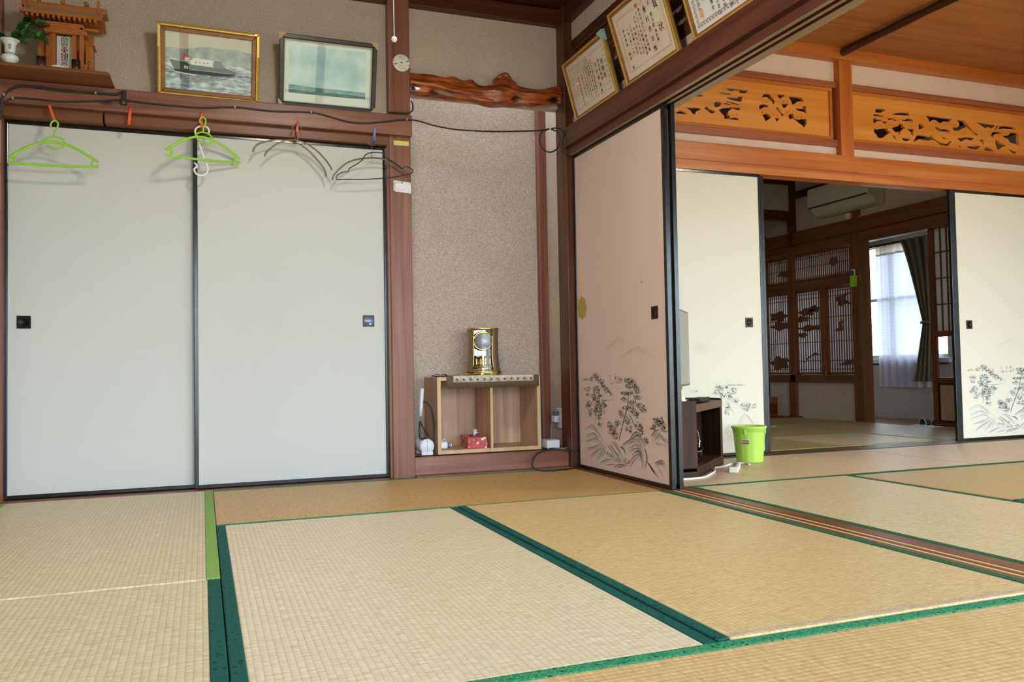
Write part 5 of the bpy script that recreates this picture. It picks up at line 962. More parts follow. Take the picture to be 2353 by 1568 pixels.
for z, s in ((.012, .010), (.095, .013)):
    m = MB()
    for a in ((-1,1,.8,1),(-1,1,-1,-.8),(-1,-.8,-1,1),(.8,1,-1,1),(-.5,.5,.3,.5),(-.5,.5,-.3,-.1),(-.1,.1,-.6,.6)): m.box(a[0]*s, a[1]*s, -.0024, -.002, z+a[2]*s, z+a[3]*s)
    q = m.build('red_seal', REDS, of); q['kind'] = 'stuff'
# vase with evergreen
PORC = plain('porcelain', lin(232,240,242), .12, 0, .6); COB = plain('cobalt_glaze', lin(70,90,190), .2)
va = thing('altar_vase', 'white porcelain altar vase with cobalt marks on the shelf', 'vase', (.060, -.225, SZ))
MB().lathe([(1e-4, 0), (.018, 0), (.020, .006), (.030, .018), (.036, .030), (.032, .040), (.022, .046), (.020, .050), (.021, .065), (.022, .085), (.030, .102), (.039, .110), (.040, .112), (.036, .111), (.026, .100), (.018, .08), (.016, .055), (1e-4, .05)], 36).build('body', PORC, va)
MB().lathe([(.0214, .0485), (.0218, .0497), (.0214, .051)], 36).build('blue_band', COB, va)
MB().lathe([(.0385, .1125), (.0405, .1118), (.0400, .1105)], 36).build('blue_rim', COB, va)
text_mesh('榊\n葉', .014, COB, 'blue_characters', va, Matrix.Translation((.004, -.0235, .075)) @ Matrix.Rotation(PI/2, 4, 'X'), .9)
LEAF = plain('evergreen_leaf', lin(58,96,44), .35); LEAF2 = plain('young_leaf', lin(104,150,70), .4); TWIG = plain('twig_bark', lin(70,84,44), .7)
ev = thing('evergreen_sprig', 'leafy evergreen sprig standing in the altar vase', 'plant', (.060, -.225, SZ+.06))
stems = [[(0,0,0), (.012,.0,.05), (.035,-.005,.09), (.075,-.01,.125), (.115,-.01,.135)], [(0,0,0), (0,0,.05), (.02,.0,.10), (.045,.01,.14), (.055,.01,.15)], [(0,0,0), (.015,-.005,.05), (.05,-.015,.07), (.10,-.02,.075), (.13,-.02,.08)], [(0,0,0), (-.005,0,.05), (-.02,0,.06), (-.045,0,.065)]]
rl_ = random.Random(5)
def leaf_mesh(L, wd):
    m = MB(); vs = []; n = 8
    for i in range(n+1):
        t = i/n; w_ = wd*math.sin(PI*t**.8)*(1 if t < .98 else .1); z = -.10*L*(t*2-1)**2
        vs += [(L*t, -w_, z+.15*w_), (L*t, 0, z), (L*t, w_, z+.15*w_)]
    m.add(vs, [(3*i+a, 3*i+3+a, 3*i+4+a, 3*i+1+a) for i in range(n) for a in (0, 1)], 0, True)
    return m
lm_ = leaf_mesh(.055, .014).mesh('leaf', LEAF); lm2 = leaf_mesh(.042, .011).mesh('leaf', LEAF2)
for st in stems:
    P = smooth_pts(st, 6); MB().tube(P, .002, 6).build('stem', TWIG, ev)
    for k in range(8, len(P), 2):
        for sgn in (-1, 1):
            lo = bpy.data.objects.new('leaf', lm_ if rl_.random() < .85 else lm2); COL.objects.link(lo); lo.parent = ev
            d = (P[k]-P[k-1]).normalized(); ya = math.atan2(d.y, d.x)+sgn*rl_.uniform(.4, 1.1)
            lo.location = P[k]; lo.rotation_euler = (rl_.uniform(-.9, .9), rl_.uniform(-.7, .35), ya); s = rl_.uniform(.75, 1.1); lo.scale = (s, s, s)
# glasses, dish, small lanterns
GL = plain('clear_glass', (.98,.98,.98), .02, 0, .5, Transmission_Weight=1.0, IOR=1.45)
for x, y, lb in ((.182, -.235, 'small water glass in front of the shrine beside the vase'), (.320, -.237, 'small water glass next to the wooden tablet stand')):
    g = thing('water_glass', lb, 'glass', (x, y, SZ))
    MB().lathe([(1e-4, 0), (.015, 0), (.0165, .002), (.0195, .046), (.0185, .0462), (.0150, .006), (1e-4, .005)], 28).build('tumbler', GL, g)
di = thing('offering_dish', 'flat white offering dish in front of the talisman', 'dish', (.247, -.235, SZ)); MB().lathe([(1e-4, 0), (.016, 0), (.030, .007), (.0295, .008), (.015, .003), (1e-4, .003)], 30).build('dish', PORC, di)
for x, lb, wd in ((.203, 'slim wooden bottle stopper behind the water glass', 1), (.371, 'slim wooden bottle with a chrome cap on the shelf', 1)):
    b_ = thing('wooden_bottle', lb, 'bottle', (x, -.205, SZ)); MB().lathe([(1e-4, 0), (.008, 0), (.008, .032), (.004, .036), (1e-4, .037)], 16).build('body', HINZ, b_); MB().lathe([(.004, .036), (.0035, .046), (.0045, .052), (.003, .060), (1e-4, .062)], 14).build('cap', WIR, b_)
ts = thing('tablet_stand', 'little wooden tablet stand with dark marks on the shelf', 'stand', (.350, -.225, SZ)); MB().box(-.010, .014, -.006, .006, 0, .036).build('block', HINZ, ts, .002); MB().box(-.010, -.006, -.012, .012, 0, .040).build('fin', HINZ, ts, .001)
for z in (.014, .022): MB().box(-.003, .004, -.0068, -.006, z, z+.0025).build('mark', BLK, ts)
pk = thing('paper_packet', 'pinkish paper packet leaning at the end of the altar shelf', 'packet', (.012, -.19, SZ)); MB().box(-.03, .004, -.004, .004, 0, .145, M=Matrix.Rotation(.05, 4, 'Y')).build('sleeve', plain('pink_paper', lin(206,182,170), .7), pk); MB().box(-.03, .001, -.006, -.004, .02, .11, M=Matrix.Rotation(.05, 4, 'Y')).build('gold_label', plain('gold_paper', lin(196,186,110), .5), pk)
# ------------------------------------------------------------------ framed pictures
def flat(parent, name, poly, y, mat, M=None):
    """thin flat print piece, poly in (x,z)"""
    m = MB(); m.prism(poly, 0, .0004, Matrix(((1,0,0,0),(0,0,-1,y),(0,1,0,0),(0,0,0,1)))); return m.build(name, mat, parent)
def frame4(parent, w, h, fw, d, mat, name='moulding', y0=0, rope=None, x=0, z=0):
    for k in range(4):
        m = MB()
        if k < 2:   # horizontal
            zz = z if k == 0 else z+h; s = 1 if k == 0 else -1
            vs = [(x, zz), (x+w, zz), (x+w-fw, zz+s*fw), (x+fw, zz+s*fw)]
        else:
            xx = x if k == 2 else x+w; s = 1 if k == 2 else -1
            vs = [(xx, z), (xx+s*fw, z+fw), (xx+s*fw, z+h-fw), (xx, z+h)]
        m.prism(vs, 0, d, Matrix(((1,0,0,0),(0,0,-1,y0),(0,1,0,0),(0,0,0,1)))); m.build(name, mat, parent, .003)
PGLASS = pane_glass('picture_glass', gain=2.0)
GOLD = plain('gold_leaf', lin(206,170,84), .34, .55); WALN = wood('frame_walnut', 0, lin(118,66,30), lin(150,92,46), lin(172,116,66), rough=.3, knots=False)
def printmat(name, stops, scale, stretch=(1,1,1), rough=.5):
    m, nt, ns, ls, b = newmat(name); mp = mapped(ns, ls, stretch); n = nd(ns, 'ShaderNodeTexNoise'); n.inputs['Scale'].default_value = scale; n.inputs['Detail'].default_value = 6; ls.new(mp.outputs[0], n.inputs['Vector'])
    r = ramp(ns, stops); ls.new(n.outputs['Fac'], r.inputs['Fac']); ls.new(r.outputs['Color'], b.inputs['Base Color']); b.inputs['Roughness'].default_value = rough; return m
f1 = thing('ship_picture', 'gilt framed photograph of a dark hulled ship at sea', 'picture', (.648, -.052, 1.917), (math.radians(15.5), math.radians(.6), 0))
FW, FH = .468, .335
frame4(f1, FW, FH, .016, .026, GOLD, 'gilt_edge'); frame4(f1, FW-.032, FH-.032, .020, .018, WALN, 'walnut_inner', 0, None, .016, .016)
m = MB()   # rope twist on the gilt edge
for k in range(46):
    a = k/46; 
    for (x0_, z0_, x1_, z1_) in ((0, FH, FW, FH), (0, 0, FW, 0), (0, 0, 0, FH), (FW, 0, FW, FH)):
        L = math.hypot(x1_-x0_, z1_-z0_); 
        if a*.5 > L: continue
        t = a; x_ = x0_+(x1_-x0_)*t; z_ = z0_+(z1_-z0_)*t
        dx = .006 if x0_ == 0 and x1_ == 0 else (-.006 if x0_ == x1_ else 0); dz = (.006 if z0_ == 0 else -.006) if z0_ == z1_ else 0
        m.ball((x_+dx, -.027, z_+dz), .0055, 6, 4, sc=(1.0, .6, .7))
q = m.build('rope_beading', GOLD, f1); q['kind'] = 'stuff'
MB().box(.005, FW-.005, -.001, .006, .005, FH-.005).build('backing', BX, f1)
ph = MB().box(.034, FW-.034, -.004, -.0015, .034, FH-.034).build('photograph', printmat('photo_sky', [(.3, lin(186,180,160)), (.7, lin(204,196,176))], 4), f1)
iw, ih = FW-.068, FH-.068
U = lambda u: .034+iw*u
V = lambda v: .034+ih*(1-v)
def pp(parent, name, pts, mat, lift): return flat(parent, name, [(U(u), V(v)) for u, v in pts], lift, mat)
pp(ph, 'hills_print', [(0,.50),(0,.30),(.1,.27),(.2,.29),(.35,.24),(.5,.20),(.62,.22),(.8,.20),(1,.24),(1,.50)], printmat('photo_hills', [(.3, lin(118,128,140)), (.55, lin(150,158,164)), (.7, lin(176,180,180))], 30), -.0041)
pp(ph, 'sea_print', [(0,.44),(1,.50),(1,1),(0,1)], printmat('photo_sea', [(.35, lin(84,100,122)), (.5, lin(150,166,184)), (.62, lin(206,214,220))], 26, (1, 1, 3.2)), -.0046)
NAVY = plain('print_navy', lin(12,15,30), .5); PW = plain('print_white', lin(226,224,216), .5); PR = plain('print_red', lin(170,84,74), .5); PG = plain('print_deck_grey', lin(92,92,96), .5)
pp(ph, 'reflection_print', [(.10,.70),(.7,.66),(.78,.70),(.5,.82),(.2,.86)], printmat('photo_reflection', [(.4, lin(60,70,88)), (.6, lin(140,150,164))], 40, (1,1,4)), -.0051)
pp(ph, 'hull_print', [(.05,.485),(.12,.50),(.22,.505),(.30,.545),(.60,.56),(.66,.53),(.82,.60),(.80,.66),(.60,.70),(.30,.70),(.11,.68),(.08,.58)], NAVY, -.0056)
pp(ph, 'cabin_print', [(.27,.46),(.33,.42),(.52,.43),(.62,.46),(.62,.545),(.55,.55),(.30,.54)], PW, -.0061)
pp(ph, 'deckhouse_print', [(.54,.50),(.56,.44),(.63,.43),(.66,.50),(.66,.56),(.55,.56)], PG, -.0066)
pp(ph, 'bridge_print', [(.18,.48),(.20,.40),(.24,.36),(.30,.40),(.31,.45),(.27,.49)], PR, -.0061); pp(ph, 'bridge_front', [(.22,.49),(.225,.43),(.27,.42),(.275,.49)], PW, -.0066)
pp(ph, 'mast_print', [(.25,.37),(.252,.28),(.256,.28),(.258,.37)], PG, -.0061)
for u in (.34, .385, .43, .475): pp(ph, 'porthole_print', [(u,.485),(u+.014,.486),(u+.014,.505),(u,.504)], NAVY, -.0066)
pp(ph, 'flag_print', [(.215,.575),(.26,.58),(.26,.625),(.215,.62)], PW, -.0061); pp(ph, 'flag_print', [(.229,.59),(.245,.592),(.245,.61),(.229,.608)], NAVY, -.0066)
pp(ph, 'bow_wave', [(.08,.68),(.2,.70),(.4,.715),(.3,.725),(.12,.71)], PW, -.0061)
MB().box(.03, FW-.03, -.012, -.010, .03, FH-.03).build('glass', PGLASS, f1)
# second picture
f2 = thing('framed_print', 'dark framed seascape print with paper corner guards', 'picture', (1.212, -.052, 1.917), (math.radians(15), 0, 0))
DKF = wood('frame_ebony', 0, lin(30,20,16), lin(46,32,26), lin(64,46,38), rough=.25, knots=False)
FW, FH = .488, .350
frame4(f2, FW, FH, .022, .030, DKF, 'moulding'); frame4(f2, FW-.044, FH-.044, .006, .024, ALU, 'silver_slip', 0, None, .022, .022)
CARD = plain('card_corner', lin(188,160,128), .8)
for x_, z_, sx, sz in ((0, FH, 1, -1), (FW, FH, -1, -1), (0, 0, 1, 1), (FW, 0, -1, 1)): flat(f2, 'corner_guard', [(x_-sx*.004, z_-sz*.004), (x_+sx*.036, z_-sz*.004), (x_-sx*.004, z_+sz*.036)], -.0305, CARD)
MB().box(.005, FW-.005, -.001, .006, .005, FH-.005).build('backing', BX, f2)
iw, ih = FW-.056, FH-.056; U = lambda u: .028+iw*u; V = lambda v: .028+ih*(1-v)
pr = MB().box(.028, FW-.028, -.004, -.0015, .028, FH-.028).build('mount', plain('print_mount', lin(216,220,212), .6), f2)
pp(pr, 'sky_print', [(.05,.06),(.95,.06),(.95,.74),(.05,.74)], printmat('print_sky', [(.35, lin(150,190,206)), (.6, lin(200,222,226))], 7), -.0041)
pp(pr, 'sea_print', [(.05,.72),(.35,.74),(.95,.74),(.95,.86),(.05,.86)], printmat('print_sea', [(.35, lin(40,96,104)), (.6, lin(96,146,142))], 22, (1,1,4)), -.0046)
text_mesh('ABCDEFGHIJKLMNO'.translate({i: 46 for i in range(65, 91)}), .012, PG, 'caption_line', pr, Matrix.Translation((U(.62), -.0043, V(.925))) @ Matrix.Rotation(PI/2, 4, 'X'))
MB().box(.024, FW-.024, -.014, -.012, .024, FH-.024).build('glass', PGLASS, f2)

# ------------------------------------------------------------------ framed certificates leaning over the partition rail
CREAM = plain('certificate_paper', lin(226,212,192), .6); CREAM2 = plain('certificate_white', lin(224,224,228), .6); INKK = plain('certificate_ink', lin(34,32,36), .7)
SCROLL = plain('border_ink', lin(192,180,168), .7); SCROLL2 = plain('border_grey_gold', lin(172,162,150), .7); EMBG = plain('emblem_gold', lin(196,120,40), .4, .3); STAMP = plain('stamp_orange', lin(236,160,100), .7)
GREENM = plain('tape_green', lin(140,178,172), .6)
def certificate(y0, w, h, label, paper_, cols, border, lean, extra=None):
    # local x runs left to right as seen from the closet room (world -y), local -y faces the room
    t = thing('framed_certificate', label, 'certificate', (2.792, y0, 1.917), (0, 0, -PI/2))
    t.rotation_mode = 'QUATERNION'
    t.rotation_quaternion = (Matrix.Rotation(-PI/2, 3, 'Z') @ Matrix.Rotation(math.radians(lean), 3, 'X')).to_quaternion()
    frame4(t, w, h, .012, .020, GOLD, 'gilt_edge'); frame4(t, w-.024, h-.024, .008, .016, WALN, 'inner_moulding', 0, None, .012, .012)
    MB().box(.004, w-.004, -.001, .006, .004, h-.004).build('backing', BX, t)
    p = MB().box(.019, w-.019, -.006, -.0015, .019, h-.019).build('certificate_sheet', paper_, t)
    R_ = Matrix.Rotation(PI/2, 4, 'X')
    for s, x, z, size, sp in cols:      # column centre in fractions of the sheet, top of column
        n = len(s); hgt = size*sp*(n-1)*1.0
        text_mesh('\n'.join(s), size, INKK, 'lettering', p, Matrix.Translation((.019+(w-.038)*x, -.0064, .019+(h-.038)*z)) @ R_, sp, bold=.00035)
    border(p, w, h)
    if extra: extra(p, t, w, h)
    MB().box(.014, w-.014, -.012, -.010, .014, h-.014).build('glass', PGLASS, t)
    return t
def scrolls(mat, inset, size, step):
    def f(p, w, h):
        m = MB(); r_ = random.Random(2)
        def motif(x, z):
            for k in range(3): m.tube([(x+size*.5*math.cos(a)*(1-.25*k), -.0064, z+size*.42*math.sin(a)*(1-.25*k)) for a in [2*PI*i/10+k for i in range(8)]], size*.07, 4)
        x = inset
        while x < w-inset:
            if abs(x-w/2) > .05: motif(x, h-inset)
            motif(x, inset); x += step
        z = inset+step
        while z < h-inset-step*.5: motif(inset, z); motif(w-inset, z); z += step
        o = m.build('scroll_border', mat, p); o['kind'] = 'stuff'
    return f
def emb1(p, t, w, h):
    m = MB(); m.tube([(w/2+.014*math.cos(a), -.0064, h*.80+.02*math.sin(a)) for a in [2*PI*i/12 for i in range(12)]], .0016, 5, True); m.tube([(w/2+.007*math.cos(a), -.0064, h*.80+.011*math.sin(a)) for a in [2*PI*i/8 for i in range(8)]], .0012, 5, True)
    m.build('emblem', SCROLL2, p)
    m = MB(); m.tube([(w/2+.030*math.cos(a), -.0064, h*.78+.030*math.sin(a)) for a in [PI*1.1+PI*.8*i/12 for i in range(13)]], .0014, 5); m.build('wreath', SCROLL2, p)
    g = MB(); g.prism([(w-.045, h+.006), (w+.006, h+.010), (w+.006, h-.045), (w-.012, h-.03)], 0, .024, Matrix(((1,0,0,0),(0,0,-1,-.001),(0,1,0,0),(0,0,0,1)))); g.build('corner_tape', GREENM, t)
def emb2(p, t, w, h):
    m = MB(); m.tube(smooth_pts([(w/2-.009, -.0064, h*.83), (w/2-.006, -.0064, h*.865), (w/2+.001, -.0064, h*.85), (w/2+.002, -.0064, h*.83), (w/2+.008, -.0064, h*.84), (w/2+.009, -.0064, h*.875)], 4), .0030, 6); m.build('emblem', EMBG, p)
    for s in (-1, 1):
        m = MB(); m.tube(smooth_pts([(w/2+s*.02, -.0064, h*.84), (w/2+s*.035, -.0064, h*.825), (w/2+s*.05, -.0064, h*.845), (w/2+s*.04, -.0064, h*.86)], 4), .0014, 5); m.build('bird_scroll', SCROLL, p)
def emb3(p, t, w, h):
    flat(p, 'orange_seal', [(.070, .066), (.092, .066), (.092, .102), (.070, .102)], -.0064, STAMP)
C1 = [('表彰状', .845, .50, .030, 1.15), ('豊玉町浅田', .77, .52, .018, 1.25), ('吉村彦治殿', .70, .40, .022, 1.55), ('あなたは多年消防団員として', .60, .46, .012, 1.25), ('その職務に精励し消防力の', .55, .46, .012, 1.25), ('強化発展に尽力され', .50, .50, .012, 1.25), ('その功績は顕著であります', .45, .46, .012, 1.25), ('よってここに表彰します', .40, .48, .012, 1.25), ('昭和五十年三月', .33, .46, .013, 1.3), ('長崎県消防協会会長', .24, .38, .014, 1.25)]
C2 = [('賞状', .83, .56, .040, 2.6), ('元', .72, .80, .020, 1), ('豊玉町', .72, .56, .020, 1.2), ('消防団', .725, .33, .017, 1.15), ('分団', .62, .78, .016, 1), ('吉村彦治殿', .635, .47, .026, 1.7), ('あなたは多年消防団員', .53, .52, .017, 1.2), ('としてその職務に精励', .47, .50, .017, 1.2), ('されましたよくその', .415, .50, .017, 1.2), ('功績をたたえ', .36, .44, .017, 1.35), ('これを賞します', .30, .50, .017, 1.2), ('平成二年十一月', .235, .50, .013, 1.35), ('消防団長 高田 高', .15, .42, .016, 1.35)]
C3 = [('感謝状', .84, .62, .030, 1.8), ('吉村殿', .76, .70, .02, 1.4), ('あなたは多年にわたって', .66, .44, .021, 1.15), ('本会のため消防の発展', .575, .42, .021, 1.15), ('に尽くされたご功労', .49, .42, .021, 1.15), ('によりここに表します', .405, .42, .021, 1.15), ('深く感謝の意を', .325, .42, .021, 1.2), ('昭和五十年十一月', .22, .55, .015, 1.2), ('対馬支部長 吉田幸弘', .13, .50, .020, 1.1)]
certificate(-.262, .486, .312, 'gilt framed cream certificate with taped green corner beside the corner post', CREAM, C1, scrolls(SCROLL, .050, .013, .027), 15, emb1)
certificate(-.848, .470, .352, 'gilt framed award certificate with small gold emblem between the other two', CREAM, C2, scrolls(SCROLL, .052, .010, .014), 17, emb2)
certificate(-1.432, .468, .352, 'gilt framed white certificate with thick grey scroll border and orange seal', CREAM2, C3, scrolls(SCROLL2, .046, .020, .020), 17, emb3)

# ------------------------------------------------------------------ alcove: shelf box, runner, clock and small things
BEE = wood('beech_inside', 2, lin(176,136,106), lin(200,162,130), lin(216,182,152), rough=.5, knots=False); EDG = wood('beech_edge', 2, lin(200,166,112), lin(214,184,134), lin(226,198,150), rough=.5, knots=False)
bs = thing('shelf_box', 'open two compartment beech shelf box standing in the alcove', 'shelf', (2.045, .03, .1005))
BW, BH, BDp = .608, .420, .285; tk = .020
def board(name, a): return MB().box(*a).build(name, BEE, bs, .001)
def eb(p, a): MB().box(*a).build('edge_band', EDG, p)
p = board('side_panel', (0, tk, .002, BDp, 0, BH)); eb(p, (0, tk, 0, .002, 0, BH)); p = board('side_panel', (BW-tk, BW, .002, BDp, 0, BH)); eb(p, (BW-tk, BW, 0, .002, 0, BH))
p = board('top_panel', (tk, BW-tk, .002, BDp, BH-tk, BH)); eb(p, (tk, BW-tk, 0, .002, BH-tk, BH)); p = board('bottom_panel', (tk, BW-tk, .002, BDp, 0, tk)); eb(p, (tk, BW-tk, 0, .002, 0, tk))
p = board('divider', (.306, .320, .004, BDp, tk, BH-tk)); eb(p, (.306, .320, .002, .004, tk, BH-tk)); MB().box(tk, BW-tk, BDp-.006, BDp, tk, BH-tk).build('back_panel', BEE, bs)
LACE = plain('brown_crochet', lin(98,82,62), .95)
def floral():
    m, nt, ns, ls, b = newmat('floral_band'); mp = mapped(ns, ls, (30, 30, 30)); mp.inputs['Location'].default_value = (0, .36, .55); v = nd(ns, 'ShaderNodeTexVoronoi'); v.inputs['Randomness'].default_value = .25; ls.new(mp.outputs[0], v.inputs['Vector'])
    v2 = nd(ns, 'ShaderNodeTexNoise'); v2.inputs['Scale'].default_value = 3; ls.new(mp.outputs[0], v2.inputs['Vector'])
    d = math_(ns, ls, 'ADD', v.outputs['Distance'], math_(ns, ls, 'MULTIPLY', math_(ns, ls, 'SUBTRACT', v2.outputs['Fac'], .5), .45))
    r = ramp(ns, [(.14, lin(110,52,52)), (.24, lin(160,108,98)), (.36, lin(132,130,92)), (.42, lin(210,210,194)), (1, lin(218,218,204))]); ls.new(d, r.inputs['Fac']); ls.new(r.outputs['Color'], b.inputs['Base Color']); b.inputs['Roughness'].default_value = .9; return m
rn = thing('table_runner', 'crochet edged floral runner draped over the front of the shelf box', 'runner', (2.37, .03, .5207))
m = MB(); nx = 60; vs = []; fs = []
prf = [(.26, .003), (.05, .003), (-.001, .003), (-.006, -.002), (-.0065, -.030), (-.007, -.060)]
def runner(xa, xb, a, b_, mat, name, wob=0, off=0):
    m = MB(); P = prf[a:b_+1]; vs = []
    for (y, z) in P:
        for i in range(nx+1):
            x = xa+(xb-xa)*i/nx; dz = -wob*abs(math.sin(i*PI/3)) if (y, z) == P[-1] else 0
            vs.append((x, y+off*(1 if z > 0 else -1)*0+.0012*math.sin(i*.9)*(1 if z < -.01 else 0)-off, z+dz+(off if z > 0 else 0)))
    m.add(vs, [(j*(nx+1)+i, j*(nx+1)+i+1, (j+1)*(nx+1)+i+1, (j+1)*(nx+1)+i) for j in range(len(P)-1) for i in range(nx)], 0, True)
    o = m.build(name, mat, rn); s = o.modifiers.new('thickness', 'SOLIDIFY'); s.thickness = .0012; s.offset = 1 if True else 0; return o
runner(-.272, .272, 0, 5, LACE, 'crochet_cloth', .004)
runner(-.235, .240, 1, 4, floral(), 'floral_band', 0, .002)
FLR = [plain('flower_print_wine', lin(120,58,60), .9), plain('flower_print_olive', lin(128,124,84), .9), plain('flower_print_rose', lin(176,128,116), .9)]
for k in range(12):
    cx = -.215+k*.0398; big = k % 2 == 0; R_ = .0115 if big else .0085
    for q, (rr, nn, mm) in enumerate(((R_, 6, FLR[1]), (R_*.72, 5, FLR[2] if big else FLR[0]), (R_*.34, 8, FLR[0]))):
        poly = [(cx+rr*(1+.28*math.cos(nn*a_))*.8*math.cos(a_), -.0155+rr*(1+.28*math.cos(nn*a_))*.8*math.sin(a_)) for a_ in [2*PI*i/30 for i in range(30)]]
        flat(rn, 'flower_print', poly, -.0112-.0003*q, mm)
# anniversary clock
ck = thing('anniversary_clock', 'gold oval anniversary clock with round dial on the runner', 'clock', (2.357, .165, .5260), (0, 0, -.32))
SATIN = plain('satin_gold', lin(168,150,116), .35, .8); MIR = plain('mirror_dark', lin(120,116,112), .06, .9); POLG = plain('polished_gold', lin(232,200,110), .1, 1.0)
def ob(prof, name, mat, sx=1, sy=.62, a0=0, a1=2*PI, n=48): return MB().lathe(prof, n, None, 0, True, sx, sy, a0, a1).build(name, mat, ck)
ob([(1e-4, 0), (.108, 0), (.108, .004), (.104, .006), (.104, .020), (.106, .022), (.100, .025), (1e-4, .025)], 'base', POLG)
ob([(1e-4, .262), (.092, .262), (.094, .266), (.092, .270), (1e-4, .271)], 'top_plate', POLG)
wall = [(.098, .025), (.093, .06), (.089, .11), (.087, .16), (.088, .22), (.091, .262)]
ob(wall, 'side_shell', SATIN, 1, .62, math.radians(200), math.radians(233), 12); ob(wall, 'side_shell', SATIN, 1, .62, math.radians(307), math.radians(340), 12)
ob(wall, 'back_shell', SATIN, 1, .62, math.radians(-20), math.radians(200), 40)
MB().box(-.07, .07, .012, .014, .028, .260).build('mirror_back', MIR, ck)
for a in (233, 307):
    r0 = math.radians(a); MB().tube([(r*math.cos(r0), r*.62*math.sin(r0), z) for r, z in wall], .0022, 6).build('gold_strip', POLG, ck)
ob([(r-.001, z) for r, z in wall], 'front_glass', GL, 1, .62, math.radians(235), math.radians(305), 20)
dl = MB().lathe([(1e-4, .003), (.046, .003), (.047, .0), (1e-4, 0)], 40, Matrix.Translation((0, -.018, .196)) @ RY).build('dial', plain('dial_silver', lin(206,208,222), .3, .2), ck)
MB().lathe([(.047, .005), (.054, .007), (.056, .002), (.054, 0), (.047, 0)], 40, Matrix.Translation((0, -.018, .196)) @ RY).build('dial_bezel', POLG, dl)
DIN = plain('dial_ink', lin(70,72,96), .5)
for k in range(12):
    a = k*PI/6; MB().box(-.0015, .0015, -.0005, 0, .034, .042, M=Matrix.Translation((0, -.0213, .196)) @ Matrix.Rotation(a, 4, 'Y')).build('hour_mark', DIN, dl)
for a, L, nm in ((0, .034, 'minute_hand'), (3.1, .022, 'hour_hand')): MB().box(-.0013, .0013, -.0005, 0, -.004, L, M=Matrix.Translation((0, -.0222, .196)) @ Matrix.Rotation(a, 4, 'Y')).build(nm, DIN, dl)
MB().box(-.012, .012, -.0006, 0, -.034, -.022, M=Matrix.Translation((0, -.0214, .196))).build('name_plate', plain('plate_lilac', lin(170,174,200), .4), dl)
MB().box(-.003, .003, -.02, -.014, .02, .145).build('post', POLG, ck)
pd = MB().lathe([(1e-4, .034), (.052, .034), (.054, .040), (.050, .046), (1e-4, .046)], 32, Matrix.Diagonal((1, .5, 1, 1))).build('pendulum_plate', POLG, ck)
for k in range(16):
    a = 2*PI*k/16; MB().ball((.048*math.cos(a), .024*math.sin(a)-.008, .050), .006, 8, 6).build('bead', POLG, pd)
for x in (-.036, -.012, .012, .036):
    MB().lathe([(1e-4, 0), (.011, .0), (.008, .01), (.011, .03), (.010, .048), (.004, .056), (1e-4, .057)], 14, Matrix.Translation((x, -.012, .054))).build('pendulum_cup', POLG, pd)
# tissue box
def tissue_mat():
    m, nt, ns, ls, b = newmat('tissue_print'); mp = mapped(ns, ls, (38, 38, 38)); n = nd(ns, 'ShaderNodeTexVoronoi'); n.inputs['Scale'].default_value = 1; ls.new(mp.outputs[0], n.inputs['Vector'])
    n2 = nd(ns, 'ShaderNodeTexNoise'); n2.inputs['Scale'].default_value = .6; n2.inputs['Distortion'].default_value = 3; ls.new(mp.outputs[0], n2.inputs['Vector'])
    c = mix(ns, ls, math_(ns, ls, 'LESS_THAN', n.outputs['Distance'], .30), lin(196,44,40), lin(236,226,214))
    c = mix(ns, ls, math_(ns, ls, 'GREATER_THAN', n2.outputs['Fac'], .62), c, lin(40,36,34)); c = mix(ns, ls, math_(ns, ls, 'LESS_THAN', n2.outputs['Fac'], .36), c, lin(206,196,150))
    ls.new(c, b.inputs['Base Color']); b.inputs['Roughness'].default_value = .4; return m
tb = thing('tissue_box', 'red patterned tissue box in the left shelf compartment', 'tissue box', (2.292, .165, .1207), (0, 0, PI/2-.12))
TPR = tissue_mat(); MB().box(-.115, .115, -.055, .055, 0, .062).build('carton', TPR, tb, .002); MB().box(-.02, .118, -.0565, -.055, .0, .063).build('red_panel', plain('carton_red', lin(186,36,34), .4), tb) if False else None
MB().lathe([(1e-4, .0625), (.040, .0625), (.042, .063), (.040, .0635)], 24, Matrix.Diagonal((1.3, .55, 1, 1))).build('opening', plain('opening_film', lin(90,40,36), .4), tb)
m = MB(); vs = []; n = 14
for j in range(6):
    t = j/5
    for i in range(n+1):
        s = i/n-.5; vs.append((s*.07*(1-.25*t)+.012*t, .012*math.sin(i*1.7+j)*(.3+t)-.01*t, .060+.040*t*(1-.9*abs(s))+.004*math.sin(i*2.3)))
m.add(vs, [(j*(n+1)+i, j*(n+1)+i+1, (j+1)*(n+1)+i+1, (j+1)*(n+1)+i) for j in range(5) for i in range(n)], 0, True); m.build('tissue', plain('tissue_paper', lin(226,220,226), .9), tb)
wc = thing('white_charger', 'small rounded white device in the left shelf compartment', 'device', (2.098, .15, .1207)); MB().box(-.022, .030, -.03, .03, 0, .040).build('case', WHITE, wc, .010, 3); MB().tube(smooth_pts([(0, 0, .038), (.012, -.01, .055), (.02, 0, .045), (.024, .01, .030)], 5), .002, 6).build('loop', WHITE, wc)
gt = thing('grey_tube', 'short blue grey tube lying beside the tissue box', 'tube', (2.145, .20, .1325)); MB().lathe([(1e-4, -.03), (.010, -.03), (.011, -.026), (.011, .026), (.010, .03), (1e-4, .03)], 18, Matrix.Rotation(PI/2, 4, 'Y')).build('barrel', plain('slate_plastic', lin(120,126,146), .5), gt); MB().lathe([(.0112, .018), (.0118, .02), (.0112, .024)], 18, Matrix.Rotation(PI/2, 4, 'Y')).build('ring', WHITE, gt)
